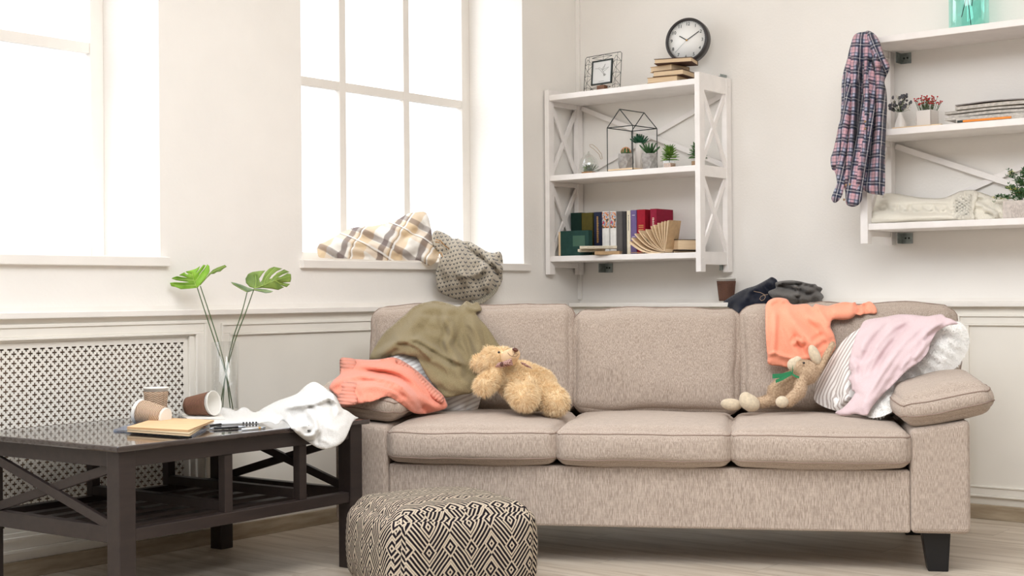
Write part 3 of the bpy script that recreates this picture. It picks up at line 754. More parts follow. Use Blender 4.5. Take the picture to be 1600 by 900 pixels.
row = [  # x left, x right, y top, depth behind wall plane, cover, label, deco
 (892, 908.5, 332, -.10, 'dkgreen', 'dark green book at the left end of the standing row', None),
 (909, 926, 332, -.12, 'olive', 'olive green hardcover book standing second from the left', None),
 (928, 940, 331, -.155, 'navy', 'navy blue hardcover book with faint gold spine lettering', vtitle(m_gold, .3, .9)),
 (941, 951.5, 330, -.16, 'white', 'white magazine volume with small colour picture, right beside the navy book', art(.62, .98, 1)),
 (953.5, 962.5, 330, -.16, 'white', 'white magazine volume with red and yellow picture, second of the two', art(.62, .98, 2)),
 (963, 972.5, 330, -.155, 'grey', 'grey photo spined book between the white magazines and the dark one', None),
 (973, 978.5, 330, -.155, 'dark', 'thin dark spotted book left of the cream spined book', None),
 (979.5, 985, 329, -.165, 'cream', 'slim cream spined book with vertical black title', vtitle(M_BK['black'], .55, .9)),
 (985.5, 994.5, 328, -.165, 'purple', 'lilac purple book in the standing row', spine_marks(M_BK['white'], [.35, .4, .88], .5, .002)),
 (995.5, 1008, 327, -.165, 'red', 'bright red hardcover with gold marks next to the purple book', spine_marks(m_gold, [.55, .6, .64], .6, .003)),
 (1016, 1026, 326, -.16, 'crimson', 'crimson hardcover at the right end of the standing row', vtitle(M_BK['cream'], .5, .8, .3))]
for x0, x1, yt, t, cv, lb, dc in row:
    A = at(x0, 360, t, WALLB); Bq = at(x1, 360, t, WALLB); tp = at(x1, yt, t, WALLB)
    book('book', lb, 'book', T(A[0], A[1], zb), max(.006, Bq[0]-A[0]), -t-.015, tp[2]-zb, M_BK[cv], 'books standing in a row on the lower shelf', deco=dc)
# large green book standing on its long edge in front
A = at(874, 398, -.235, WALLB)
g0 = cframe((A[0]-.014, A[1]+.0, zb), 24)
Xg = basis((A[0]-.018, A[1]+.03, zb), (SR*.35+SD*.94), (SR*.94-SD*.35)*-1, (0, 0, 1))
Xg = basis((A[0], A[1], zb), (SD*.97+SR*.2), (-SR*.97+SD*.2)*-1, (0, 0, 1))
def gb():
    o = Vector((A[0], A[1], zb)); xr = (Vector((1, 0, 0))*.93+Vector((0, 1, 0))*.05).normalized(); bk_ = Vector((-xr.y, xr.x, 0))
    X = basis(o+xr*.168, bk_, -xr, (0, 0, 1))
    return book('book', 'large dark green book lying on its long edge in front of the standing row', 'book', X, .035, .178, .122, M_BK['green'], None, short=.017,
                deco=lambda r, X, th, dp, ht: MB().box((-.001, .02, ht*.38), (.0002, dp*.5, ht*.8), 0, X).build('cover_plate', plain('green_plate', (52, 92, 72), .4), r))
gb()
def lying(name, label, px, t, z, th, a, b, psi, cov, group, page=None, spine_left=True, deco=None, frame=WALLB, py=380):
    P = at(px, py, t, frame); Cf = cframe((P[0], P[1], z), psi)
    # local x: right-back (b), y: left-back (a), z up ; book() wants x=thickness, so map thickness->z
    if spine_left: X = Cf @ basis((0, 0, 0), (0, 0, 1), (1, 0, 0), (0, 1, 0)); return book(name, label, 'book', X, th, b, a, cov, group, page, deco)   # spine faces the viewer's left
    X = Cf @ basis((b, 0, 0), (0, 0, 1), (-1, 0, 0), (0, 1, 0)); return book(name, label, 'book', X, th, b, a, cov, group, page, deco)
gs = 'cream paperbacks in the low pile before the row'
lying('book', 'cream paperback at the bottom of the low pile, with brown ribbed spine', 968, -.27, zb, .016, .118, .10, 12, M_BK['tan'], None, py=392)
lying('book', 'cream spined paperback in the middle of the low pile', 944, -.262, zb+.0165, .0125, .125, .10, 8, M_BK['cream'], None, deco=vtitle(M_BK['black'], .1, .9, .2), py=388)
lying('book', 'cream spined paperback on top of the low pile', 964, -.258, zb+.0295, .0125, .175, .09, 5, M_BK['cream'], None, deco=vtitle(M_BK['black'], .1, .8, .2), py=382)
lying('book', 'thin dark covered book under the thick one by the right side frame', 1052, -.19, zb, .014, .005, .14, 62, M_BK['brown'], None, py=385)
lying('book', 'thick tan book with dark cover lying by the right side frame', 1059, -.20, zb+.0145, .05, .14, .15, 62, M_BK['black'], None, spine_left=False, py=380)
# open book with fanned pages
def openbook():
    P = at(1050, 392, -.20, WALLB); s = sc(P)
    root = thing('open_book', 'open book standing with its tan pages fanned out toward the left', 'book', (P[0], P[1], zb))
    hub = Vector(at(1048, 389, -.20, WALLB)); hub.z = zb+.006
    def leafm(px, py, th, w=.11, bend=.0):
        tip = Vector(at(px, py, -.20, WALLB)); d = tip-hub; V = []; Fc = []; n = 8; bk_ = Vector((0, 1, 0))
        nrm = d.cross(bk_).normalized()
        for i in range(n+1):
            t = i/n; p = hub+d*t+nrm*bend*math.sin(PI*t)*d.length
            q = th*(.25+.75*t)
            for yy, k in ((-.05, -1), (-.05, 1), (.05, 1), (.05, -1)): V.append(p+bk_*yy+nrm*k*q/2)
        for i in range(n):
            a = i*4
            for k in range(4): Fc.append((a+k, a+(k+1) % 4, a+4+(k+1) % 4, a+4+k))
        Fc += [(3, 2, 1, 0), (n*4, n*4+1, n*4+2, n*4+3)]; return V, Fc
    fan = [(993, 379, .012, .12), (996, 373, .009, .12), (1001, 366, .006, .1), (1007, 361, .005, .1), (1014, 366, .004, .08), (1017, 371, .004, .05), (1018, 359, .004, .08), (1026, 354, .003, .06), (1031, 352, .004, .05), (1037, 349, .004, .04), (1043, 347, .004, .03), (1048, 346, .005, .02), (1053, 345, .006, 0)]
    for px, py, th, bd in fan: V, Fc = leafm(px, py, th, bend=bd); MB().add(V, Fc).build('page_bundle', m_page, root)
    cv = MB(); V, Fc = leafm(1055, 344.5, .002); cv.add(V, Fc); V, Fc = leafm(994, 395, .002); cv.add(V, Fc); cv.build('cover', M_BK['tan'], root)
openbook()
# book stack under the clock
zt = 1.880
gk = 'tan paged books stacked under the clock'
for px, py, t, th, a, b, psi, lb in ((1058, 120, -.262, .026, .15, .13, 30, 'tan paged book at the bottom of the pile under the clock'), (1067, 112, -.262, .026, .15, .14, 30, 'tan paged book second from the bottom under the clock'),
                                 (1049, 102, -.268, .026, .125, .135, 45, 'tan paged book third from the bottom under the clock'), (1081, 96, -.262, .022, .175, .13, 20, 'tan paged book on top of the pile, with the clock on it')):
    lying('book', lb, px, t, zt, th, a, b, psi, M_BK['tan'] if 'third' in lb or 'bottom of' in lb else M_BK['brown'], None, spine_left=False, py=py); zt += th+.0006
# clock
def clock():
    P = at(1073, 52, -.115, WALLB); s = sc(P); R = 35.5*s
    P = Vector((P[0], P[1], zt+R+.001)); tilt = math.radians(5)
    X = Matrix.Translation(P) @ Matrix.Rotation(math.radians(9), 4, 'Z') @ Matrix.Rotation(-tilt, 4, 'X') @ Matrix.Rotation(PI/2, 4, 'X') @ Matrix.Rotation(math.radians(-2), 4, 'Z')
    root = thing('wall_clock', 'round wall clock with black rim and white face leaning on stacked books', 'clock', (P[0], P[1], zt))
    MB().lathe([(R-.012, -.035), (R, -.032), (R, .004), (R-.004, .008), (R-.012, .008), (R-.013, .0)], 64, X, cap=False).build('rim', plain('black_rim', (48, 44, 44), .35), root)
    MB().lathe([(.0, -.03), (R-.012, -.03), (R-.012, -.002), (0, -.002)], 64, X).build('face', plain('clock_face', (250, 249, 245), .6, var=.0), root)
    for h in range(1, 13):
        nm = MB(); V, Fs = textmesh(str(h), .0215, .0004); a = PI/2-h*PI/6; r = R*.73
        nm.add([X @ Vector((v[0]+r*math.cos(a), v[1]+r*math.sin(a), v[2]-.001)) for v in V], Fs); nm.build('numeral', m_black, root)
    tk = MB()
    for i in range(60):
        a = i*PI/30; r0, r1 = R*.83, R*.87
        tk.bar(X @ Vector((r0*math.cos(a), r0*math.sin(a), -.0015)), X @ Vector((r1*math.cos(a), r1*math.sin(a), -.0015)), .0009, .0006)
    tk.build('minute_marks', m_black, root)
    def hand(ang, l, w, back=.0, z=.001):
        a = math.radians(90-ang); d = Vector((math.cos(a), math.sin(a), 0)); return MB().bar(X @ (-d*back+Vector((0, 0, z))), X @ (d*l+Vector((0, 0, z))), w, .0012, X.to_3x3() @ Vector((0, 0, 1)))
    hand(300, R*.42, .0042).build('hour_hand', m_black, root); hand(57, R*.68, .0034, .004, .0025).build('minute_hand', m_black, root); hand(224, R*.72, .0009, 0, .004).build('second_hand', m_steel, root)
    MB().lathe([(.004, .0), (.004, .005), (0, .0055)], 16, X).build('hub', m_gold, root)
clock()
# wire picture frame with bird drawing
def wireframe():
    P = at(940, 128, -.20, WALLB); P[2] = 1.880; s = sc(P); Wd, H = .195, .19
    root = thing('wire_photo_frame', 'geometric black wire photo frame with a hummingbird drawing', 'picture frame', tuple(P))
    dx = Vector((.90, -.12, 0)).normalized(); up = Vector((.0, .10, .995)).normalized(); X = basis(P, dx, up, dx.cross(up))
    w2 = 66*s/.86/2
    def L(a, b, r=.0011, m=0): return [X @ Vector((a[0], a[1], a[2] if len(a) > 2 else 0)), X @ Vector((b[0], b[1], b[2] if len(b) > 2 else 0))]
    H = .182; mb = MB()
    c = .008; oc = [(-w2, 0), (-w2, H-c), (-w2+c, H), (w2-c, H), (w2, H-c), (w2, 0)]
    mb.tube([X @ Vector((p[0], p[1], 0)) for p in oc], .0015, 6)
    iw, i0, i1 = w2*.56, .036, .155
    xs = (-w2, -(w2+iw)/2, -iw)
    for sg in (-1, 1):
        xo, xm, xi = sg*w2, sg*(w2+iw)/2, sg*iw
        mb.tube(L((xm, 0, .012), (xm, H)), .0009, 5)
        k = 0; z = .022
        n = 3; st = .0575
        for k in range(n):
            zc = .022+k*st
            for x in (xo, xi):
                a = (x, zc)
                mb.tube(L(a, (xm, min(H, zc+st/2), .012)), .0009, 5); mb.tube(L(a, (xm, max(0, zc-st/2), .012)), .0009, 5)
            mb.tube(L((xo, zc), (xm, zc+.006, .012)), .0009, 5); mb.tube(L((xi, zc), (xm, zc+.006, .012)), .0009, 5)
    for sg, y0, y1 in ((1, i1, H), (-1, i0, 0)):
        ym = (y0+y1)/2
        for q in (-1, 1):
            mb.tube(L((0, y1), (q*iw, ym, .01)), .0009, 5); mb.tube(L((0, y0), (q*iw, ym, .01)), .0009, 5); mb.tube(L((0, ym, .012), (q*iw, ym, .01)), .0009, 5)
        mb.tube(L((0, y0), (0, y1)), .0009, 5)
    mb.build('wire_lattice', m_black, root)
    fr = MB()
    for (a, b) in (((-iw, i0), (iw, i0+.007)), ((-iw, i1-.007), (iw, i1)), ((-iw, i0), (-iw+.007, i1)), ((iw-.007, i0), (iw, i1))): fr.box((a[0], a[1], 0), (b[0], b[1], .009), 0, X)
    fr.build('inner_frame', m_black, root, bevel=.0008)
    MB().box((-iw+.006, i0+.006, .003), (iw-.006, i1-.006, .005), 0, X).build('picture', plain('drawing_paper', (226, 226, 224), .7, var=.0), root)
    ln = MB(); k = lambda u, v: X @ Vector(((u-.5)*1.7*iw, i0+(i1-i0)*v, .0056))
    for pts in ([(.1, .68), (.24, .67), (.33, .64), (.42, .58), (.5, .5), (.6, .42), (.66, .35)], [(.27, .68), (.33, .7), (.42, .66), (.5, .6), (.56, .52), (.63, .44), (.7, .38)],
                [(.48, .62), (.6, .72), (.68, .82), (.62, .68), (.52, .58)], [(.52, .58), (.7, .64), (.88, .67), (.74, .58), (.58, .52)], [(.62, .42), (.68, .33), (.74, .38), (.7, .42)], [(.6, .4), (.62, .33), (.68, .4)], [(.35, .13), (.65, .13)]):
        ln.tube([k(*p) for p in pts], .0006, 4)
    ln.build('bird_drawing', plain('pencil_grey', (96, 96, 92), .8), root)
    MB().box((-.022, .0, -.012), (.026, .03, .012), 0, X).build('wood_block', wood('walnut_block', (84, 46, 24), (140, 88, 52), (2, 2, 20), 8), root)
wireframe()
# geometric house terrarium
m_bwood = wood('birch_wood', (222, 190, 150), (238, 212, 176), (2, 2, 12), 5)
def house():
    Pf = Vector(at(989, 262, -.262, WALLB)); Pf.z = 1.490; cf = cframe(Pf, 42); s = sc(Pf); a = 40*s/math.cos(math.radians(42)); b = 50*s/math.sin(math.radians(42)); a = min(a, .15); b = min(b, .19)
    root = thing('wire_house', 'black wire house shaped plant stand with a wooden base', 'plant stand', tuple(Pf))
    MB().box((0, 0, 0), (b, a, .012), 0, cf).build('base', m_bwood, root, bevel=.001)
    h = .208; r = .0022; pt = lambda x, y, z: cf @ Vector((x, y, z)); mb = MB()
    cs = [(0, 0), (b, 0), (b, a), (0, a)]
    for c in cs: mb.tube([pt(c[0], c[1], .0), pt(c[0], c[1], h)], r, 8)
    for i in range(4): mb.tube([pt(*cs[i], h), pt(*cs[(i+1) % 4], h)], r, 8); mb.tube([pt(*cs[i], .002), pt(*cs[(i+1) % 4], .002)], r, 8)
    r0, r1 = (0, a/2, h+.082), (b, a/2, h+.082); mb.tube([pt(*r0), pt(*r1)], r, 8)
    for c, rr in ((cs[0], r0), (cs[3], r0), (cs[1], r1), (cs[2], r1)): mb.tube([pt(*c, h), pt(*rr)], r, 8)
    mb.build('wire_frame', m_black, root)
    return cf
hcf = house()
m_conc = plain('concrete', (168, 164, 160), .85, .2, var=.12, scale=60, bump=.0006, bscale=300)
m_ceram = plain('white_ceramic', (240, 234, 228), .3, .5, var=.0)
m_soil = plain('pebbles', (186, 140, 96), .9, .2, var=.35, scale=260, bump=.002, bscale=220)
def leafmat(n, c1, c2, sc_=40):
    g = G(n); col = g.ramp(g.noise(g.tc(), sc_, 3), [(.35, lin(c1)), (.65, lin(c2))]); return g.fin(col, .5, .4)
m_palm = leafmat('palm_green', (72, 120, 40), (132, 172, 70)); m_palmd = leafmat('dark_palm_green', (38, 84, 40), (84, 128, 60)); m_succ = leafmat('succulent_green', (24, 72, 52), (52, 110, 78)); m_aloe = leafmat('aloe_green', (40, 78, 44), (84, 122, 76)); m_cact = leafmat('cactus_green', (44, 74, 44), (80, 110, 60), 80); m_thorn = plain('cactus_flower', (216, 160, 118), .8, var=.1)
def facet_pot(root, c, r0, r1, h, z, n=6, m=m_conc, name='pot'):
    mb = MB(); V = []
    for j, (r, zz, o) in enumerate(((r0, 0, 0), ((r0+r1)/2*1.04, h*.45, .5), (r1, h*.93, 0), (r1*.97, h, 0), (r1*.82, h, 0), (r1*.8, h*.8, 0))):
        for i in range(n): a = 2*PI*(i+o*.5)/n; V.append((c[0]+r*math.cos(a), c[1]+r*math.sin(a), z+zz))
    Fc = []
    for j in range(5):
        for i in range(n):
            p = (j*n+i, j*n+(i+1) % n, (j+1)*n+(i+1) % n, (j+1)*n+i); Fc += [p[:3], (p[0], p[2], p[3])]
    Fc.append(tuple(range(n))[::-1]); Fc.append(tuple(5*n+i for i in range(n)))
    return mb.add(V, Fc).build(name, m, root)
def cactus():
    P = at(978, 262, -.165, WALLB); P[2] = 1.4905+.0125; s = sc(P); root = thing('potted_cactus', 'small round cactus with peach tips in faceted grey pot inside wire house', 'potted plant', tuple(P))
    h = 25*s; facet_pot(root, P, 12*s, 13*s, h, P[2])
    mb = MB(); n = 32; V = []; Fc = []; c = Vector((P[0], P[1], P[2]+h+.008))
    for j in range(1, 10):
        ph = PI*j/10
        for i in range(n):
            r = .0215*(1+.12*math.cos(i*PI/2)) * math.sin(ph); V.append(c+Vector((r*math.cos(2*PI*i/n), r*math.sin(2*PI*i/n), .021*math.cos(ph))))
    for j in range(8):
        for i in range(n): Fc.append((j*n+i, (j+1)*n+i, (j+1)*n+(i+1) % n, j*n+(i+1) % n))
    Fc.append(tuple(range(n))); mb.add(V, Fc, 0, True).build('cactus_body', m_cact, root)
    th = MB(); rg = random.Random(4)
    for i in range(8):
        for j in range(6):
            ph = .15+j*.28; a = i*PI/4; p = c+Vector((math.sin(ph)*.0238*math.cos(a), math.sin(ph)*.0238*math.sin(a), .023*math.cos(ph)))
            th.ell(p, (.0032, .0032, .0032), 6)
    th.build('peach_tips', m_thorn, root)
cactus()
def tallpot():
    P = at(999, 250, -.10, WALLB); P[2] = 1.4905+.0125; s = sc(P); root = thing('potted_succulent', 'dark green succulent in a tall white pot inside the wire house', 'potted plant', tuple(P))
    h = .130; MB().lathe([(.017, 0), (.019, .01), (.019, h), (.016, h), (.016, h-.008), (0, h-.008)], 28, T(*P)).build('pot', m_ceram, root)
    rosette(MB(), (P[0], P[1], P[2]+h-.004), 22, .052, .015, 5, 85, -.15, 3, .3).build('leaves', m_succ, root)
tallpot()
def aloe():
    P = at(1015, 258, -.155, WALLB); P[2] = 1.4905; s = sc(P); P[2] = 1.4905; root = thing('potted_aloe', 'spiky aloe plant in a faceted light grey concrete pot', 'potted plant', tuple(P))
    h = 27*s; facet_pot(root, P, 13.5*s*.9, 13.5*s, h, P[2])
    rosette(MB(), (P[0], P[1], P[2]+h-.006), 16, .072, .013, 28, 84, -.02, 9, .4).build('leaves', m_aloe, root)
aloe()
m_jar = glass('clear_glass', (.95, .97, .96), .14)
def palm(px, t, lb, m_, seed, zt_=.0):
    P = at(px, 258, t, WALLB); P[2] = 1.4905; s = sc(P); root = thing('potted_palm', lb, 'potted plant', tuple(P))
    X = cframe(Vector(P), 40); h = .040; q = .0215
    MB().box((-q, -q, 0), (q, q, h), 0, X).build('glass_cube', m_jar, root, bevel=.001)
    MB().box((-q+.002, -q+.002, .002), (q-.002, q-.002, h*.72), 0, X).build('pebbles', m_soil, root)
    top = Vector((P[0], P[1], P[2]+h*.7)); lf = MB()
    lf.tube([top, top+Vector((0, 0, .045))], .0025, 6)
    for k in range(6): rosette(lf, top+Vector((0, 0, .018+k*.009)), 13, .050-.002*k, .0095, -4+k*9, 10+k*11, .10, seed+k, .2, 4, az0=k*.4)
    lf.build('leaves', m_, root)
palm(1046, -.17, 'yellow green small palm in a glass cube of pebbles, right of the wire house', m_palm, 5)
palm(1090, -.17, 'darker small palm in a glass cube half hidden by the right side frame', m_palmd, 25)
def globe():
    P = at(920, 266, -.19, WALLB); P[2] = 1.4905; s = sc(P); root = thing('glass_terrarium', 'clear teardrop glass terrarium with succulents and a twine loop', 'terrarium', tuple(P))
    R = .047; X = Matrix.Translation(P)
    MB().lathe([(.0, .0005), (.026, .0005), (.044, .018), (R, .045), (.040, .075), (.020, .094), (.006, .102), (.005, .112), (.0, .113)], 32, X).build('glass_bowl', m_jar, root)
    MB().lathe([(.0, .002), (.028, .002), (.037, .011), (.02, .016), (0, .017)], 24, X).build('pebbles', m_soil, root)
    a = rosette(MB(), (P[0]+.010, P[1], P[2]+.012), 30, .056, .0055, 10, 85, .05, 2, .2); a.build('air_plant', m_aloe, root)
    b = MB(); rg = random.Random(3)
    for i in range(26): b.ell((P[0]-.016+rg.uniform(-.012, .012), P[1]+rg.uniform(-.012, .012), P[2]+.018+rg.uniform(0, .022)), (.005, .005, .004), 8)
    b.build('leaf_cluster', m_palm, root)
    tw = [at(x, y, -.19, WALLB) for x, y in ((922, 229), (921, 226), (926, 226), (933, 232), (940, 241), (941, 248), (939, 249), (936, 241), (928, 233), (922, 229))]
    MB().tube(tw, .0011, 5, closed=True).build('twine', plain('jute_twine', (168, 138, 96), .9), root)
globe()
# ---------------------------------------------------------------- right hand shelf things
def bottle():
    P = at(1514, 43, -.16, WALLB); P[2] = 1.9612; s = sc(P); R = 30*s; root = thing('glass_bottle', 'turquoise glass bottle with dark twigs standing on the top board', 'vase', tuple(P)); X = Matrix.Translation(P)
    MB().lathe([(0, 0), (R*.96, 0), (R, .006), (R, .20), (R*.8, .23), (R*.35, .25), (R*.35, .30)], 40, X).build('bottle_glass', glass('turquoise_glass', (.58, .92, .87), .05), root)
    tw = MB()
    for a, b in (((.01, .0, .01), (-.03, .01, .25)), ((-.03, 0, .06), (.02, .01, .3)), ((.012, 0, .1), (.03, 0, .27))): tw.tube([X @ Vector(a), X @ Vector(((a[0]+b[0])/2+.006, 0, (a[2]+b[2])/2)), X @ Vector(b)], .0016, 6)
    tw.build('twigs', plain('dark_twig', (44, 38, 34), .8), root)
bottle()
zs = 1.580
def tray():
    A_ = at(1400, 197, -.26, WALLB); root = thing('wooden_tray', 'thin pale wooden board under the white vase and the square mug', 'tray', (A_[0], A_[1], zs))
    X = basis((at(1392, 198, -.262, WALLB)[0], 5.505, zs+.0005), (1, 0, 0), (0, 1, 0), (0, 0, 1))
    MB().box((0, .02, 0), (.205, .19, .008), 0, X).build('board', m_bwood, root, bevel=.001)
tray()
zs2 = zs+.0092
m_stem = plain('stem_green', (70, 92, 48), .7, var=.1)
def bud_vase():
    P = at(1407, 190, -.15, WALLB); P[2] = zs2; s = sc(P); root = thing('bud_vase', 'white bottle shaped vase with dried grey purple flowers', 'vase', tuple(P))
    X = Matrix.Translation(P); k = s
    MB().lathe([(0, 0), (8.5*k, 0), (9*k, 3*k), (8*k, 11*k), (4.5*k, 19*k), (3.2*k, 24*k), (3.6*k, 27*k), (2.6*k, 27*k), (2.4*k, 22*k)], 28, X).build('vase_body', m_ceram, root)
    st = MB(); lf = MB(); fl = MB(); rg = random.Random(11)
    top = Vector((P[0], P[1], P[2]+26*k))
    for i in range(46):
        d = Vector((rg.uniform(-1, 1), rg.uniform(-.7, .7), rg.uniform(.1, 1.25))); e = top+Vector((d.x*.042, d.y*.035, d.z*.055)); st.tube([top, e], .0006, 4)
        if i % 3 == 0: lf.ell(e, (.009, .0025, .008), 8, Matrix.Rotation(rg.uniform(0, 3), 3, 'Z') @ Matrix.Rotation(rg.uniform(-1, 1), 3, 'Y'))
        elif i % 3 == 1: lf.ell(e, (.006, .006, .005), 8)
        else:
            for q in range(4): fl.ell(e+Vector((rg.uniform(-.006, .006), rg.uniform(-.006, .006), rg.uniform(-.006, .006))), (.0018,)*3, 6)
    for i in range(10): e = top+Vector((rg.uniform(-.01, .03), 0, rg.uniform(.055, .075))); lf.ell(e, (.005, .003, .007), 8)
    st.build('stems', m_stem, root); lf.build('dried_leaves', plain('dried_grey_leaf', (92, 90, 94), .8, var=.2, scale=120), root); fl.build('small_flowers', plain('dried_white_flower', (206, 196, 168), .8), root)
bud_vase()
def mug():
    P = at(1449, 190, -.15, WALLB); P[2] = zs2; s = sc(P); root = thing('square_mug', 'white square mug with small red dried flowers', 'mug', tuple(P))
    w_ = 12.5*s; h = 26*s; X = basis(P, (1, 0, 0), (0, 1, 0), (0, 0, 1)) @ RZ(-6); mb = MB()
    mb.box((-w_, -w_, 0), (w_, w_, .004), 0, X)
    for a, b in (((-w_, -w_), (w_, -w_+.004)), ((-w_, w_-.004), (w_, w_)), ((-w_, -w_), (-w_+.004, w_)), ((w_-.004, -w_), (w_, w_))): mb.box((a[0], a[1], .004), (b[0], b[1], h), 0, X)
    mb.build('mug_body', m_ceram, root, bevel=.001)
    MB().tube([X @ Vector((-w_+.001-.022*math.sin(t), 0, h*.5+h*.36*math.cos(t))) for t in np.linspace(0, PI, 12)], .0035, 8).build('handle', m_ceram, root)
    st = MB(); fl = MB(); rg = random.Random(5)
    for i in range(75):
        a = Vector((rg.uniform(-w_*.7, w_*.7), rg.uniform(-w_*.7, w_*.7), h*.7)); e = Vector((a.x*1.9+rg.uniform(-.01, .01), a.y*1.5, h+rg.uniform(.026, .062)-abs(a.x)*.3)); st.tube([X @ a, X @ e], .0007, 4)
        fl.ell(X @ e, (.0036, .0036, .003), 8)
    st.build('stems', m_stem, root); fl.build('red_flowers', plain('red_flower', (190, 30, 34), .7, var=.15, scale=200), root)
mug()
def magazines():
    def slab(nm, lb, x0, x1, y0, y1, z0, th, cov, page, wave=0, ph=0, cat='magazine', bend=0, yaw=0):
        n = 24; P = ((x0+x1)/2, (y0+y1)/2, z0); root = thing(nm, lb, cat, P)
        def prof(x): t = (x-x0)/(x1-x0); return z0+wave*math.sin(PI*min(1, t*1.2+ph))**2+bend*t
        def sheet(za, zb_, ins=0):
            V = []; Fc = []
            for i in range(n+1):
                x = x0+ins+(x1-x0-2*ins)*i/n; z = prof(x); yo = yaw*(x-x0)
                V += [(x, y0+ins+yo, z+za), (x, y1-ins+yo, z+za), (x, y1-ins+yo, z+zb_), (x, y0+ins+yo, z+zb_)]
            for i in range(n):
                for k in range(4): Fc.append((i*4+k, i*4+(k+1) % 4, i*4+4+(k+1) % 4, i*4+4+k))
            Fc += [(0, 1, 2, 3), (n*4+3, n*4+2, n*4+1, n*4)]; return MB().add(V, Fc)
        c = .0007; m1 = sheet(0, c); m2 = sheet(th-c, th); m1.add(m2.v, m2.f); m1.build('cover', cov, root); sheet(c, th-c, .0015).build('pages', page, root); return root, prof
    xl = lambda px, t: at(px, 190, t, WALLB)[0]
    wht = plain('white_gloss_cover', (236, 234, 230), .3); z = zs+.0005
    r, _ = slab('book', 'large white book at the bottom of the magazine pile, with orange spine stripe', xl(1493, -.262), RX1-.04, 5.512, 5.72, z, .018, wht, m_pagew, cat='book', yaw=0)
    MB().box((xl(1493, -.262)+.008, 5.5105, z+.004), (RX1-.3, 5.512, z+.0125)).build('spine_band', plain('orange_print', (238, 142, 42), .4), r)
    MB().box((xl(1493, -.262)+.008, 5.5095, z+.004), (xl(1493, -.262)+.03, 5.5108, z+.0125)).build('spine_band_end', m_black, r); z += .0186
    slab('magazine', 'white magazine lying directly on the orange spined book', xl(1478, -.24), RX1-.05, 5.52, 5.74, z, .008, wht, m_pagew); z += .009
    slab('magazine', 'curled grey magazine, lowest of the loose ones in the pile', xl(1484, -.23), RX1-.12, 5.53, 5.73, z, .012, plain('grey_cover', (120, 114, 108), .4), m_pagew, .004); z += .0165
    slab('magazine', 'thin curled magazine with grey page edges, second of the loose ones', xl(1478, -.22), RX1-.1, 5.54, 5.73, z, .010, plain('taupe_cover', (150, 138, 122), .4), m_pagew, .004); z += .0145
    slab('magazine', 'thick cream paged magazine below the topmost one', xl(1494, -.22), RX1-.08, 5.54, 5.74, z, .014, plain('cream_cover', (176, 164, 144), .4), m_pagew, .003); z += .0175
    slab('magazine', 'topmost magazine of the pile, with dark maroon cover', xl(1496, -.2), RX1-.06, 5.55, 5.74, z, .004, plain('maroon_cover', (70, 34, 40), .3), m_pagew, .006, .1)
magazines()
def plantpot():
    P = at(1596, 340, -.17, WALLB); P[2] = 1.1975; s = sc(P); root = thing('potted_shrub', 'bushy green artificial shrub in a pale embossed pot with lettering', 'potted plant', tuple(P))
    w_, h = .062, .072; X = Matrix.Translation(P) @ RZ(8); mb = MB(); mb.box((-w_, -w_*.8, 0), (w_, w_*.8, h), 0, X)
    mb.build('pot', plain('stone_pot', (206, 196, 188), .85, .2, var=.06, scale=80, bump=.001, bscale=160), root, bevel=.006)
    tx = MB()
    for i, (t_, sz) in enumerate((('ALL YOU', .017), ('NEED IS', .017), ('LOVE', .024))):
        V, Fs = textmesh(t_, sz, .0008); zz = h*(.62-.2*i)-.002*i
        tx.add([X @ Vector((v[0], -w_*.8-v[2]-.0004, v[1]+zz)) for v in V], Fs)
    tx.build('lettering', plain('emboss', (188, 176, 168), .85), root)
    lf = MB(); yl = MB(); st = MB(); rg = random.Random(8); top = Vector((P[0], P[1], P[2]+h))
    spr = [((-.105, 0, .018), 40), ((-.045, -.01, .12), 40), ((.0, .0, .08), 50), ((.05, 0, .10), 45), ((-.03, -.03, .05), 45), ((.04, -.03, .04), 45), ((.09, 0, .05), 30), ((-.06, .01, .055), 40), ((.02, -.02, .12), 40)]
    for d, n in spr:
        e = top+Vector(d); c1 = top+Vector((d[0]*.5, d[1]*.5, d[2]*.75+.005)); st.tube([top-Vector((0, 0, .01)), c1, e], .0012, 5)
        for i in range(n):
            t = rg.uniform(.15, 1); p = top.lerp(c1, min(1, t*2)) if t < .5 else c1.lerp(e, (t-.5)*2)
            q = p+Vector((rg.gauss(0, .006), rg.gauss(0, .006), rg.gauss(0, .006)))
            rosette(yl if rg.random() < .12 else lf, q, 3, .014, .006, 10, 60, .1, rg.randint(0, 999), .1, 2, az0=rg.uniform(0, 6))
    st.build('stems', m_stem, root); lf.build('leaves', leafmat('shrub_green', (48, 88, 50), (96, 138, 84), 90), root); yl.build('pale_leaves', leafmat('shrub_yellow', (196, 196, 110), (226, 222, 160)), root)
plantpot()
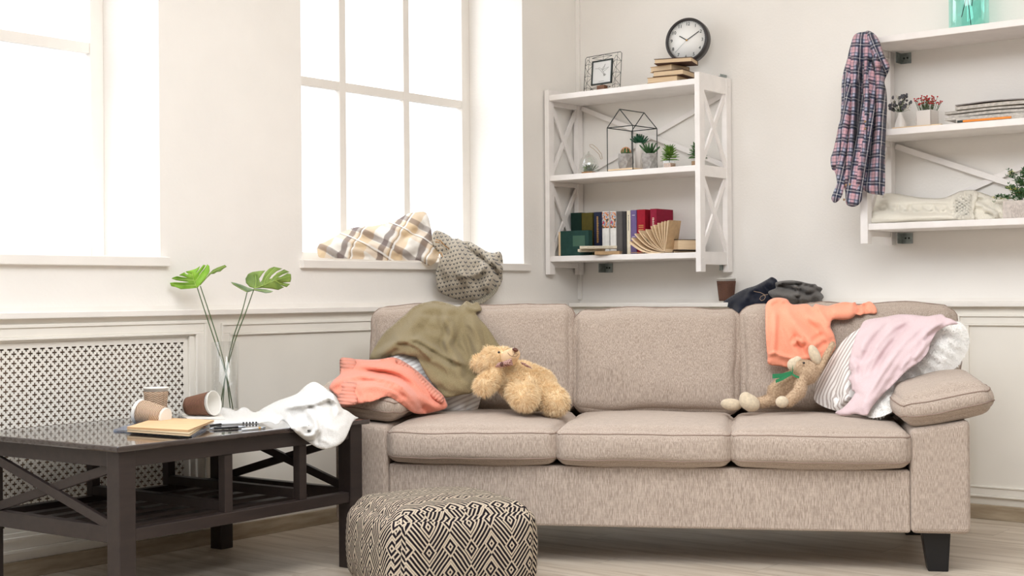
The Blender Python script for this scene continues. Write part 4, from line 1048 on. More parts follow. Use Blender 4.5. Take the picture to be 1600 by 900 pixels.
# ================================================================= TABLE THINGS
TZZ = .5005
def cup_mats(n, c, c2):
    g = G(n); o = g.xyz(g.tc('UV')); z = g.m('ADD', g.m('MULTIPLY', o[1], 1), g.m('MULTIPLY', g.m('PINGPONG', o[0], .5/10), .09 if False else .35))
    return g, z
def sleeve_mat(n, c, c2):
    g = G(n); o = g.xyz(g.tc('UV')); tri = g.m('ABSOLUTE', g.m('SUBTRACT', g.m('FRACT', g.m('MULTIPLY', o[0], 7)), .5))
    w_ = g.m('SINE', g.m('MULTIPLY', g.m('ADD', g.m('MULTIPLY', o[1], 1), g.m('MULTIPLY', tri, .16)), 2*PI*15))
    col = g.mix(g.m('MULTIPLY', g.m('ADD', w_, 1), .5), lin(c2), lin(c)); g.bump(w_, .0008); return g.fin(col, .7, .3)
m_cupw = plain('paper_white', (240, 236, 228), .6, .3, var=0)
SLV = {'light': sleeve_mat('light_ripple_sleeve', (222, 196, 168), (150, 116, 92)), 'dark': sleeve_mat('dark_ripple_sleeve', (160, 116, 92), (84, 52, 38)), 'brown': sleeve_mat('brown_ripple_sleeve', (126, 90, 74), (92, 62, 50))}
def cup(lb, X, h, r1, r0, slv, base, sink=True):
    root = thing('paper_cup', lb, 'cup', base)
    k = lambda z: r0+(r1-r0)*z/h
    MB().lathe([(r0*.9, 0.0), (r0, 0), (r1, h-.002), (r1+.0022, h-.0015), (r1+.0022, h+.002), (r1-.0005, h+.002), (r1-.001, h-.004), (r0-.001, .004), (0, .004)], 40, X).build('cup_body', m_cupw, root)
    z0, z1 = h*.06, h*.90; n = 40; mb = MB(); V = []; uv = []
    for j in range(9):
        z = z0+(z1-z0)*j/8; r = k(z)+.0012
        for i in range(n+1): a = 2*PI*i/n; V.append(X @ Vector((r*math.cos(a), r*math.sin(a), z))); uv.append((i/n, j/8))
    mb.add(V, [(j*(n+1)+i, j*(n+1)+i+1, (j+1)*(n+1)+i+1, (j+1)*(n+1)+i) for j in range(8) for i in range(n)], 0, True); mb.uv = uv
    mb.build('sleeve', SLV[slv], root, solid=-.0008)
P = atz(244, 658, TZZ)
cup('beige ripple paper cup standing upright behind the fallen one', Matrix.Translation(P), .112, .0405, .029, 'light', tuple(P))
def lying_cup(lb, pa, pb, za, r1, r0, h, slv):
    """pa: pixel under the opening, pb: pixel under the bottom end"""
    A_ = Vector(atz(*pa, za)); B_ = Vector(atz(*pb, za)); d = (A_-B_); d.z = 0; d.normalize()
    sl = math.asin((r1+.002-r0)/h); ax = (d*math.cos(sl)+Vector((0, 0, 1))*math.sin(sl)).normalized(); o = B_.copy(); o.z = za+r0/math.cos(sl)*1.0+.0008
    x = ax.orthogonal().normalized(); X = basis(o, x, ax.cross(x), ax); cup(lb, X, h, r1, r0, slv, (A_.x/2+B_.x/2, A_.y/2+B_.y/2, za))
lying_cup('light beige ripple paper cup fallen on its side, behind the kraft notebook', (217, 664.3), (260, 666), TZZ, .040, .029, .108, 'light')
lying_cup('dark brown ripple paper cup fallen on its side on the white notepad', (338, 650), (292, 648.6), TZZ+.0075, .041, .029, .112, 'dark')
P = at(1135, 470, -.075, WALLB); P[2] = .8735
cup('dark brown ripple paper cup standing on the ledge behind the sofa', Matrix.Translation(P), .108, .043, .031, 'brown', tuple(P))
def slabq(nm, lb, cat, quad, z, th, m_top, m_side, group=None, bevel=.0008):
    Q = [atz(x, y, z) for x, y in quad]; c = sum(Q)/4; root = thing(nm, lb, cat, (c[0], c[1], z), 0, group)
    V = [tuple(q) for q in Q]+[(q[0], q[1], z+th) for q in Q]; Fc = [(0, 3, 2, 1), (4, 5, 6, 7), (0, 1, 5, 4), (1, 2, 6, 5), (2, 3, 7, 6), (3, 0, 4, 7)]
    def fix(V, Fc):
        a = np.array(V); n = np.cross(a[Fc[1][1]]-a[Fc[1][0]], a[Fc[1][2]]-a[Fc[1][0]]); return Fc if n[2] > 0 else [f[::-1] for f in Fc]
    Fc = fix(V, Fc)
    cc = np.array([c[0], c[1], 0]); c3 = .0012
    W1 = [(p[0], p[1], z+(th if i > 3 else th-c3)) for i, p in enumerate(V)]; MB().add(W1, Fc).build('cover', m_top, root)
    W2 = [tuple((np.array([p[0], p[1], 0])-cc)*.985+cc+np.array([0, 0, z+(th-c3 if i > 3 else c3)])) for i, p in enumerate(V)]; MB().add(W2, Fc).build('pages', m_side, root)
    W3 = [(p[0], p[1], z+(c3 if i > 3 else 0)) for i, p in enumerate(V)]; MB().add(W3, Fc).build('back_cover', m_top, root)
m_gloss = plain('glossy_blue_cover', (98, 112, 136), .2, var=.5, scale=26); m_kraft = plain('kraft_paper', (222, 184, 142), .8, .2, var=.03)
slabq('magazine', 'glossy blue grey magazine at the bottom of the stack on the table', 'magazine', [(177, 674), (300, 683), (322, 672), (206, 664)], TZZ, .005, m_gloss, m_pagew)
slabq('notebook', 'beige notebook between the glossy magazine and the kraft notebook', 'notebook', [(198, 675), (296, 682), (318, 668), (240, 662)], TZZ+.0055, .008, plain('beige_cover', (196, 176, 142), .6), m_page)
slabq('notebook', 'kraft covered notebook on top of the stack on the table', 'notebook', [(198, 670), (294, 675), (335, 659), (247, 655)], TZZ+.0145, .006, m_kraft, m_page)
slabq('notepad', 'white notepad lying under the dark brown fallen cup', 'notepad', [(282, 649), (293, 657), (352, 657), (344, 648)], TZZ, .006, m_cupw, m_cupw)
def pen(nm, lb, a, b, r, mats, cuts, z=TZZ, cat='pen'):
    A_ = Vector(atz(*a, z)); B_ = Vector(atz(*b, z)); A_.z = B_.z = z+r+.0002; root = thing(nm, lb, cat, ((A_.x+B_.x)/2, (A_.y+B_.y)/2, z))
    for i, (t0, t1, nmp, k) in enumerate(cuts):
        rr = [r, r] if nmp != 'tip' else [r*.25, r]
        MB().tube([A_.lerp(B_, t0), A_.lerp(B_, t1)], rr, 10).build(nmp, mats[k], root)
m_w = plain('white_plastic', (236, 236, 236), .3, var=0); m_k = plain('black_plastic', (24, 24, 26), .3, var=0); m_s = plain('silver_plastic', (176, 180, 186), .3, metal=.6, var=0)
pen('pencil', 'pencil with black and white striped end beneath the towel', (338, 664), (404, 662), .0036, [m_w, m_k], [(0, .62, 'barrel', 0)]+[(.62+i*.038, .62+(i+1)*.038, 'stripe', (i+1) % 2) for i in range(10)], cat='pencil')
pen('pen', 'long black and silver pen nearest the table front edge', (327, 672), (383, 669), .004, [m_k, m_s], [(0, .12, 'tip', 1), (.12, .8, 'barrel', 0), (.8, 1, 'cap', 1)])
pen('pen', 'short white pen with gold clip lying at the right of the others', (378, 673), (414, 670), .0036, [m_w, m_gold, m_s], [(0, .7, 'barrel', 0), (.7, .8, 'ring', 1), (.8, 1, 'cap', 2)])
pen('pen', 'black pen beside the notebooks, leftmost of the loose pens', (318, 669), (345, 665), .004, [m_k, m_w], [(0, .3, 'tip', 1), (.3, 1, 'barrel', 0)])
# vase with monstera
VP = atz(352, 646, TZZ); VP[2] = TZZ; vs = sc(VP)
root = thing('glass_vase', 'tall clear glass cylinder vase standing at the back of the coffee table', 'vase', tuple(VP))
R_ = 21.5*vs; H_ = 112*vs
MB().lathe([(0, 0), (R_, 0), (R_, .004), (R_, H_), (R_-.002, H_+.0005), (R_-.0035, H_), (R_-.0035, .018), (0, .016)], 48, Matrix.Translation(VP)).build('vase_glass', glass('vase_glass', (.97, .975, .97), .03), root)
VF = (VP.copy(), np.array(SD))
m_leaf1 = leafmat('bright_leaf', (118, 168, 44), (150, 196, 66), 14); m_leaf2 = leafmat('deep_leaf', (92, 118, 48), (128, 152, 70), 14)
def zz(pts): return [(255+x/7.62, 400+y/7.62) for x, y in pts]
Lf1 = zz([(400, 380), (300, 390), (210, 395), (150, 370), (95, 360), (80, 320), (130, 315), (230, 318), (312, 313), (230, 300), (150, 288), (100, 270), (115, 258), (165, 242), (220, 252), (296, 262), (240, 243), (185, 230), (252, 193), (268, 212), (302, 220), (270, 186), (330, 170), (380, 155), (410, 140), (440, 118), (425, 158), (392, 208), (452, 138), (478, 105), (508, 108), (470, 165), (415, 234), (482, 165), (525, 98), (550, 120), (555, 180), (540, 212), (490, 280), (440, 340), (415, 372)])
Lf2 = zz([(545, 212), (590, 165), (650, 135), (735, 105), (757, 128), (720, 150), (680, 185), (640, 190), (605, 212), (570, 214), (520, 262), (440, 352), (436, 345), (520, 245)])
Lf3 = zz([(1090, 385), (1030, 370), (985, 320), (980, 270), (1010, 215), (1060, 190), (1130, 180), (1215, 172), (1180, 212), (1140, 270), (1152, 315), (1178, 285), (1212, 200), (1260, 150), (1320, 128), (1420, 150), (1350, 182), (1290, 232), (1262, 277), (1302, 262), (1352, 205), (1440, 160), (1505, 190), (1425, 218), (1368, 252), (1402, 248), (1480, 205), (1520, 215), (1525, 270), (1515, 310), (1420, 318), (1512, 332), (1470, 370), (1390, 345), (1440, 372), (1370, 405), (1290, 390), (1180, 380)])
Lf4 = zz([(1000, 434), (930, 400), (830, 340), (805, 310), (860, 320), (940, 345), (1010, 375), (1070, 392), (1140, 388), (1240, 400), (1310, 420), (1280, 435), (1220, 442), (1150, 425), (1080, 410)])
def zp(x, y): return (255+x/7.62, 400+y/7.62)
def stem_thing(lb, leaf, mleaf, tilt, stem, vein):
    P0 = at(*stem[-1], 0, VF); root = thing('monstera_leaf', lb, 'leaf', tuple(P0))
    sp_ = spline(stem, 12, closed=False); n = len(sp_)
    MB().tube([at(x, y, 0, VF) for x, y in sp_], [.0017+.0005*i/n for i in range(n)], 8).build('stem', m_stem, root)
    mbl = cloth_mb(leaf, tilt, [([zp(*a) for a in v], 3, -.004) for v in vein[1:]], step=2.2, puff=(.001, 4), frame=VF, sharp=True, nz=(.0015, 14))
    lo = mbl.build('leaf_blade', mleaf, root, solid=.0009)
    vm = MB(); ff = tps(tilt)
    for v in vein:
        q = spline([zp(*a) for a in v], 3, closed=False); tt = ff(q)-.004; pts = hitp(q, VF[0], VF[1], tt); vm.tube(pts, [.0011*(1-.6*i/len(pts)) for i in range(len(pts))], 5)
    vm.build('veins', plain('pale_vein', (168, 196, 96), .5), root)
stem_thing('bright green split monstera leaf, leftmost above the vase', Lf1, m_leaf1, [(308, 449, 0), (265, 442, .03), (330, 413, .05), (300, 425, .0), (285, 448, .04)],
    [(308, 449), (322, 492), (338, 540), (352, 582), (359, 630), (360, 641)], [[(400, 380), (365, 290), (345, 205)], [(365, 290), (240, 280), (120, 270)], [(350, 230), (280, 200), (262, 190)], [(375, 310), (440, 220), (500, 120)], [(390, 350), (250, 350), (100, 335)]])
stem_thing('narrow olive monstera leaf seen edge on behind the bright one', Lf2, m_leaf2, [(313, 447, .01), (345, 420, .05), (325, 430, .03)],
    [(313, 447), (328, 492), (343, 540), (353, 580), (362, 628), (364, 640)], [[(440, 350), (560, 210), (740, 120)]])
stem_thing('large dark green split monstera leaf on the right', Lf3, m_leaf2, [(397, 451, 0), (384, 436, .03), (430, 418, .03), (455, 435, .06), (436, 450, .03), (420, 430, 0)],
    [(397, 451), (384, 488), (368, 530), (354, 580), (347, 618), (345, 636)], [[(1090, 385), (1200, 345), (1330, 290), (1520, 240)], [(1200, 345), (1215, 270), (1330, 140)], [(1260, 320), (1330, 230), (1460, 175)], [(1090, 385), (1105, 300), (1095, 220)], [(1330, 290), (1400, 330), (1480, 350)]])
stem_thing('low folded monstera leaf, pale edged, beneath the large dark green leaf', Lf4, leafmat('grey_leaf', (110, 132, 96), (150, 168, 132), 14), [(386, 457, 0), (361, 441, -.02), (425, 455, -.03), (396, 452, 0)],
    [(386, 457), (378, 488), (364, 530), (353, 582), (349, 622), (348, 640)], [[(1000, 430), (920, 385), (820, 320)], [(1080, 400), (1200, 415), (1300, 422)]])
# ================================================================= CLOTHES AND SOFT THINGS
CAMF = (np.array([0., 0, CAMZ]), np.array(SD))
from mathutils.bvhtree import BVHTree
def collide_with(*roots):
    """garments built from now on are kept on the viewer's side of these things, lying on their real surfaces"""
    V = []; Fc = []
    for r in roots:
        for o in [r]+list(r.children_recursive):
            if o.type != 'MESH': continue
            M_ = wm(o); n = len(V); V += [M_ @ v.co for v in o.data.vertices]; Fc += [tuple(i+n for i in p.vertices) for p in o.data.polygons]
    COL[0] = BVHTree.FromPolygons(V, Fc)
collide_with(sofa)
def garment(name, label, cat, outline, ctrl, folds, m, **k):
    back = k.pop('back', 0); solid = k.pop('solid', .003); group = k.pop('group', None)
    mb = cloth_mb(outline, ctrl, folds, **k)
    if back:
        fr = k.get('frame', SOFA); V = np.array(mb.v); n = len(V)
        A = spline(outline, k.get('step', 5)); Q = np.stack([np.zeros(n), np.zeros(n)], 1)
        d = V-CP; c = d @ np.array([[RM[0][0], RM[1][0], RM[2][0]], [RM[0][2], RM[1][2], RM[2][2]], [-RM[0][1], -RM[1][1], -RM[2][1]]])
        Q = np.stack([800+FPX*c[:, 0]/c[:, 2], 450+FPX*c[:, 1]/c[:, 2]], 1)
        D, _, _ = segdist(Q, A); w_ = k.get('puff', (.012, 9))[1]; V2 = V+fr[1][None]*(back*(1-np.exp(-(D/w_)**1.2)))[:, None]+fr[1][None]*.001
        F2 = [f[::-1] for f in mb.f]; uv = mb.uv; mb.add(V2, F2, 0, True); mb.uv = np.r_[uv, uv]; solid = 0
    o = mb.build(name, m, solid=solid)
    return tag(o, label, cat, group) if label else o
def knit(name, c, c2, per=.006, rough=.95, ang=0, bump=.004):
    g = G(name); o = g.xyz(g.map(g.tc('UV'), rot=(0, 0, math.radians(ang)))); s1 = g.m('SINE', g.m('MULTIPLY', o[0], 2*PI/per)); n = g.noise(g.tc(), 420, 2)
    h = g.m('ADD', g.m('MULTIPLY', s1, .5), n); col = g.mix(g.m('MULTIPLY', g.m('ADD', s1, 1), .12), lin(c), lin(c2)); col = g.mix(g.m('MULTIPLY', n, .25), col, lin(c2)); g.bump(h, bump); return g.fin(col, rough, .15, 0, .2)
m_khaki = fabric('khaki_cotton', (148, 134, 102), (130, 116, 86), 500, .5, .0003, blotch=.05)
m_coral = fabric('coral_wool', (242, 158, 134), (230, 138, 114), 420, .5, .0007, sheen=.3)
m_coralrib = knit('coral_rib', (246, 168, 144), (204, 108, 88), .0125)
m_orange = fabric('orange_jersey', (255, 172, 142), (252, 160, 130), 500, .5, .0003)
m_pink = fabric('pink_knit', (224, 202, 204), (212, 188, 191), 600, .5, .0003)
m_terry = fabric('white_terry', (236, 234, 230), (222, 219, 214), 300, .8, .0012, blotch=.02)
m_denim = fabric('dark_denim', (34, 38, 52), (24, 27, 40), 500, .5, .0005)
m_grey = fabric('grey_melange', (118, 114, 110), (92, 89, 86), 500, .5, .0006)
m_plush = plain('white_faux_fur', (250, 248, 244), .95, .15, var=.01, scale=30, bump=.0012, bscale=90, sheen=.3)
def stripe_mat(name, base, c, period, duty, ang, uv='UV'):
    g = G(name); o = g.xyz(g.map(g.tc(uv), rot=(0, 0, math.radians(ang)))); m1 = stripes(g, o[0], period, duty, 0, .06); n = g.noise(g.tc(), 500, 2)
    col = g.mix(g.m('MULTIPLY', m1, .85), lin(base), lin(c)); g.bump(n, .0004); return g.fin(col, .9, .2, 0, .1)
# ---- left corner of the sofa
def pillow_left():
    c = at(672, 599, .50); s = sc(c)
    root = None
    f = cushion_fn(.37, .13, .215, .055, .0, seed=41, wr=.008, front=.03, ws=8)
    X = Matrix.Translation(c) @ Matrix.Rotation(TH, 4, 'Z') @ RY(14) @ RX(-12)
    mb = cushion_mesh(f, 22, X); Vc = np.array(mb.v); L = (Vc-c) @ np.stack([U, Zv], 1); mb.uv = L
    o = mb.build('pillow', stripe_mat('grey_stripe_cotton', (244, 242, 238), (206, 200, 196), .016, .42, 66)); tag(o, 'grey and white striped pillow under the khaki cloth and coral sweater', 'pillow')
pillow_left()
collide_with(sofa, *[o for o in C.objects if o.name.startswith('pillow')])
garment('shirt', 'khaki cotton shirt spread over the left back cushion of the sofa', 'shirt',
    [(577, 560), (584, 545), (593, 530), (604, 516), (613, 509), (624, 499), (634, 491), (643, 482), (653, 476), (667, 472), (680, 470), (692, 472), (704, 475), (716, 479), (724, 474), (729, 470), (738, 474), (746, 472), (753, 484), (744, 490), (757, 506), (768, 521), (776, 534), (782, 544), (776, 565), (760, 585), (744, 596), (738, 613), (720, 617), (697, 621), (686, 612), (676, 600), (667, 587), (660, 575), (652, 560), (640, 556), (624, 553), (612, 556), (600, 559), (588, 561)],
    [(667, 473, .70), (620, 502, .60), (640, 485, .64), (728, 472, .69), (750, 483, .64), (757, 507, .565), (782, 544, .53), (744, 530, .53), (700, 500, .57), (690, 540, .50), (640, 540, .43), (580, 560, .50), (600, 530, .56), (740, 592, .40), (697, 620, .34), (738, 613, .36), (660, 575, .37), (612, 556, .42), (700, 580, .39), (760, 570, .45)],
    [([(664, 478), (655, 500), (632, 522), (608, 545), (590, 560)], 7, .006), ([(700, 478), (699, 500), (706, 520), (700, 540), (712, 556), (722, 590)], 6, .011), ([(690, 480), (702, 498), (694, 520)], 5, -.006),
     ([(735, 490), (742, 515), (748, 545), (750, 580)], 7, .009), ([(722, 490), (724, 520), (735, 550), (745, 585)], 6, -.005), ([(632, 535), (650, 532), (675, 545), (700, 560), (730, 572)], 6, .012, 1), ([(612, 540), (630, 534), (655, 545), (672, 562)], 5, .010, 1),
     ([(645, 545), (670, 556), (690, 568), (718, 588), (738, 605)], 6, .007), ([(592, 556), (606, 545), (620, 538)], 5, .008), ([(640, 500), (660, 497), (685, 507)], 8, .004), ([(660, 480), (690, 484), (720, 482)], 5, .005), ([(728, 474), (736, 482), (752, 485)], 4, .012, -1), ([(664, 520), (690, 530), (708, 545)], 6, .005), ([(684, 590), (710, 600), (735, 603)], 8, .005)],
    m_khaki, step=3, puff=(.012, 6), nz=(.004, 30), solid=.002, wr=(.009, 17, 62, 2.6), fold_gain=2.6)
collide_with(sofa, *[o for o in C.objects if o.name.startswith(('pillow', 'shirt'))])
sw = thing('sweater', 'coral pink wool sweater with ribbed cuffs draped over the left arm cushion', 'sweater', tuple(at(600, 640, .2)))
cloth_mb([(533, 563), (553, 561), (576, 562), (596, 561), (614, 558), (628, 563), (642, 572), (660, 586), (678, 604), (691, 616), (697, 627), (698, 637), (678, 644), (656, 647), (642, 643), (624, 629), (610, 621), (599, 620), (580, 627), (557, 632), (536, 636), (528, 622), (520, 612), (514, 606), (521, 594), (531, 585), (533, 575)],
    [(533, 565, .40), (600, 562, .40), (642, 572, .38), (690, 615, .33), (697, 635, .31), (656, 646, .22), (624, 629, .05), (600, 621, -.035), (560, 630, -.045), (535, 636, -.03), (515, 606, .1), (600, 600, .15), (560, 600, .12), (650, 600, .30), (640, 625, .14)],
    [([(553, 568), (590, 574), (625, 583), (650, 604), (672, 632), (690, 636)], 6, .018), ([(548, 588), (585, 590), (620, 598), (645, 616), (662, 636)], 6, .016), ([(518, 605), (535, 590), (560, 586), (600, 594), (625, 604), (640, 622)], 4.5, .014), ([(560, 612), (590, 602), (615, 604), (635, 618), (655, 640)], 9, .018),
     ([(562, 580), (600, 582), (632, 594), (655, 620)], 2.5, -.012), ([(540, 597), (575, 594), (610, 600), (632, 612)], 2.5, -.014), ([(600, 564), (635, 576), (660, 598), (685, 622)], 6, .010)],
    step=2.8, puff=(.016, 6), nz=(.003, 22), wr=(.006, 14, 20, 3.2)).build('knit_body', m_coral, sw, solid=.005)
for ol, ct in (([(532, 560), (543, 559), (555, 562), (557, 574), (553, 584), (542, 585), (532, 587), (531, 574)], [(532, 560, .37), (556, 562, .36), (553, 584, .30), (532, 586, .31)]),
               ([(531, 597), (545, 597), (559, 600), (559, 616), (557, 631), (545, 635), (534, 636), (527, 628), (527, 618), (531, 607)], [(531, 597, .10), (559, 600, .09), (557, 631, -.075), (534, 636, -.07)])):
    cloth_mb(ol, ct, [], step=2.5, puff=(.034, 5), uvang=96, nz=(.002, 12), warp=0).build('cuff', m_coralrib, sw, solid=.005)
cloth_mb([(618, 560), (632, 567), (650, 580), (668, 598), (684, 613), (694, 622), (690, 630), (676, 622), (658, 604), (640, 587), (622, 572)], [(618, 560, .365), (650, 580, .355), (694, 622, .295), (676, 622, .275), (640, 587, .335)], [], step=3, puff=(.02, 5), uvang=45, nz=(.002, 12), warp=0).build('rib_band', m_coralrib, sw, solid=.004)
COL[0] = None
# ---- teddy bear
def px3(x, y, t): return Vector(at(x, y, t))
def rp(x, y, t, r): return px3(x, y, t), r*sc(at(x, y, t))
def bear():
    root = thing('teddy_bear', 'fluffy golden teddy bear with plaid bow lying on the left seat cushion', 'teddy bear', tuple(at(815, 640, .3)))
    P = []
    def e(x, y, t, r, rz=None): c, q = rp(x, y, t, r); P.append(('e', c, (q, q*(rz or 1), q)))
    def cp(a, b): c0, q0 = rp(*a); c1, q1 = rp(*b); P.append(('c', c0, c1, q0, q1))
    cp((796, 588, .38, 25), (826, 608, .36, 31)); cp((826, 608, .37, 29), (848, 612, .37, 24)); cp((815, 582, .40, 17), (846, 598, .41, 20))
    e(770, 567, .36, 22); e(785, 560, .34, 17); e(776, 575, .34, 17); cp((784, 570, .36, 18), (796, 585, .37, 22))
    e(749, 567, .40, 12); e(764, 549, .46, 9)
    cp((775, 588, .31, 11), (758, 600, .27, 14.5)); e(756, 602, .26, 14.5)
    cp((808, 612, .30, 16), (821, 621, .21, 19.5)); cp((842, 608, .36, 18), (867, 627, .28, 20.5))
    b = blob(P, .007, 6); fur(b, 34000, .0155, .00075, .25, 3, .5)
    g = G('golden_plush'); col = g.ramp(g.noise(g.tc(), 60, 3), [(.3, lin((240, 208, 160))), (.7, lin((252, 232, 196)))]); m = g.fin(col, .95, .1, 0, .3)
    b.build('body', m, root)
    mz = blob([('e', *[rp(796, 559, .285, 13.5)[0], tuple([rp(796, 559, .285, 13.5)[1]]*3)]), ('e', rp(802, 554, .275, 11)[0], tuple([rp(802, 554, .275, 11)[1]]*3))], .004, 4)
    mz.build('muzzle', plain('cream_plush', (228, 196, 158), .9, .15, var=.03, scale=60, bump=.0006, bscale=400), root)
    dk = plain('brown_nose', (92, 50, 34), .35)
    MB().ell(px3(805, 546.5, .247), (.013, .009, .007), 14, Matrix.Rotation(.35, 3, 'Y')).build('nose', dk, root)
    MB().ell(px3(779.5, 550.5, .252), (.0045, .0045, .0045), 12).build('eye', m_k, root)
    MB().tube([px3(804, 549, .243), px3(803.5, 553, .236), px3(801, 557, .236)], .0009, 5).tube([px3(801, 557, .236), px3(797, 555.5, .234), px3(793, 551, .238)], .0009, 5).tube([px3(801, 557, .236), px3(806, 557.5, .240), px3(810, 553, .250)], .0009, 5).build('mouth_stitch', dk, root)
    mpl = plaid('bow_plaid', (186, 146, 134), [(0, .009, .35, 0, (128, 86, 78), .8), (1, .009, .35, 0, (128, 86, 78), .8), (0, .009, .1, .4, (206, 176, 170), .9), (1, .009, .1, .4, (206, 176, 170), .9)])
    for k, (ol, t) in enumerate((([(773, 574), (778, 567), (786, 565), (799, 560), (802, 571), (790, 573), (783, 575)], .235), ([(813, 566), (820, 567), (828, 573), (831, 576), (824, 574), (815, 569)], .31))):
        cloth_mb(ol, [(ol[0][0], ol[0][1], t), (ol[3][0], ol[3][1], t-.01), (ol[-1][0], ol[-1][1], t)], [], step=2, puff=(.012, 3), nz=(.001, 8), sharp=True).build('bow', mpl, root, solid=.003)
    MB().ell(px3(784, 569, .222), (.007, .006, .009), 12).build('bow_knot', plain('brown_ribbon', (96, 60, 52), .7), root)
bear()
# ---- toy rabbit
def rabbit():
    root = thing('toy_rabbit', 'tan plush rabbit with green ribbon slumped against the striped pillow', 'plush rabbit', tuple(at(1215, 642, .42)))
    P = []
    def e(x, y, t, r, rx=1, ry=1, a=0):
        c, q = rp(x, y, t, r); R = Matrix.Rotation(TH, 3, 'Z') @ Matrix.Rotation(math.radians(a), 3, 'Y'); P.append(('e', c, (q*rx, q*min(rx, ry), q*ry), R))
    def cp(a, b): c0, q0 = rp(*a); c1, q1 = rp(*b); P.append(('c', c0, c1, q0, q1))
    cp((1235, 595, .44, 15), (1215, 612, .46, 16)); cp((1215, 622, .46, 10), (1190, 629, .44, 8)); cp((1208, 624, .50, 9), (1182, 629, .50, 7))
    e(1260, 582, .42, 19); e(1247, 574, .41, 14); cp((1245, 588, .43, 11), (1238, 592, .44, 12))
    cp((1252, 597, .38, 9), (1249, 612, .35, 10)); cp((1249, 612, .35, 10), (1232, 627, .34, 9))
    cp((1279, 580, .42, 5), (1291, 556, .44, 5)); cp((1291, 556, .44, 5), (1301, 538, .45, 5))
    b = blob(P, .006, 4); fur(b, 12000, .006, .0005, .1, 8, .5)
    g = G('tan_plush'); col = g.ramp(g.noise(g.tc(), 160, 3), [(.35, lin((182, 154, 126))), (.65, lin((214, 188, 158)))]); m = g.fin(col, .95, .1, 0, .3)
    b.build('body', m, root)
    mc = plain('cream_plush_rabbit', (214, 198, 172), .95, .1, var=.05, scale=120, bump=.0008, bscale=400, sheen=.3)
    def part(nm, prims, vox=.004): P.clear(); [f() for f in prims]; blob(P, vox, 3).build(nm, mc, root)
    part('foot', [lambda: e(1171, 629, .40, 14, 1.25, .95, 30), lambda: e(1165, 622, .40, 10)]); part('foot', [lambda: e(1143, 632, .44, 12, 1.45, .8, 6)])
    part('paw', [lambda: e(1222, 628, .325, 10, 1.05, .95)]); part('snout', [lambda: e(1239, 570, .40, 10, .9, 1.05), lambda: e(1246, 563, .405, 7)])
    P.clear(); e(1273, 555, .43, 10, .85, 1.75, -22); blob(P, .004, 3).build('ear', mc, root)
    gr = plain('green_ribbon', (40, 128, 82), .6, .4, var=.05)
    rb = MB()
    def strip(pts, w_, t):
        V = []; Fc = []
        for i, (x, y) in enumerate(pts):
            p = px3(x, y, t); V += [p-Vector((0, 0, w_)), p+Vector((0, 0, w_)), p+Vector((0, 0, w_))+Vector(B)*.002, p-Vector((0, 0, w_))+Vector(B)*.002]
        for i in range(len(pts)-1): Fc += [(i*4+k, i*4+(k+1) % 4, i*4+4+(k+1) % 4, i*4+4+k) for k in range(4)]
        Fc += [(0, 1, 2, 3), (len(pts)*4-1, len(pts)*4-2, len(pts)*4-3, len(pts)*4-4)]; return V, Fc
    rb.add(*strip([(1207, 588), (1222, 587), (1236, 583)], .008, .385)); rb.build('ribbon', gr, root)
    rb = MB(); rb.add(*strip([(1212, 596), (1222, 592), (1236, 584)], .006, .375)); rb.build('ribbon', gr, root)
    rb = MB(); rb.add(*strip([(1237, 584), (1239, 579), (1238, 573)], .008, .37)); rb.add(*strip([(1236, 583), (1243, 588), (1249, 590)], .004, .37)); rb.build('ribbon', gr, root)
    MB().ell(px3(1256, 567, .375), (.005, .002, .004), 10).build('eye', m_k, root)
rabbit()
# ---- right corner of the sofa
collide_with(sofa)
garment('t_shirt', 'bright orange long sleeved top draped over the right back cushion', 'top',
    [(1196, 486), (1197, 476), (1202, 469), (1213, 465), (1229, 467), (1235, 474), (1243, 476), (1261, 475), (1269, 480), (1274, 475), (1281, 476), (1294, 478), (1304, 475), (1319, 472), (1332, 473), (1336, 472), (1341, 477), (1352, 473), (1359, 471), (1366, 476), (1370, 484), (1369, 490), (1353, 490), (1345, 492), (1338, 491), (1332, 497), (1319, 500), (1301, 500), (1298, 511), (1303, 522), (1306, 537), (1303, 549), (1293, 560), (1283, 564), (1267, 562), (1249, 566), (1233, 574), (1219, 572), (1201, 569), (1199, 557), (1197, 530), (1196, 508)],
    [(1213, 465, .70), (1260, 476, .655), (1330, 473, .665), (1366, 480, .64), (1200, 500, .565), (1300, 500, .575), (1200, 565, .535), (1300, 545, .535), (1240, 520, .55), (1250, 562, .535), (1345, 490, .60)],
    [([(1212, 485), (1210, 520), (1208, 555)], 4, .008), ([(1225, 475), (1240, 500), (1262, 530), (1280, 555)], 9, .012), ([(1243, 478), (1262, 495), (1285, 505), (1300, 530)], 7, .010), ([(1275, 478), (1284, 492), (1298, 512)], 6, .010, 1), ([(1240, 540), (1246, 530), (1253, 536), (1250, 528)], 3, .010), ([(1272, 540), (1282, 532), (1290, 528)], 4, .008),
     ([(1199, 556), (1209, 550), (1228, 556), (1250, 560), (1262, 556)], 4, .010, -1), ([(1300, 486), (1320, 488), (1336, 484)], 6, .008), ([(1336, 474), (1343, 482), (1340, 490)], 3, -.014), ([(1352, 474), (1350, 484), (1358, 488)], 3, -.010), ([(1202, 478), (1213, 470), (1230, 474)], 4, .009, 1)],
    m_orange, step=2.8, puff=(.009, 5), nz=(.003, 26), solid=.003, wr=(.005, 18, 70, 2.4))
COL[0] = None
m_str = stripe_mat('beige_stripe_cotton', (240, 236, 232), (176, 162, 156), .0165, .40, -27)
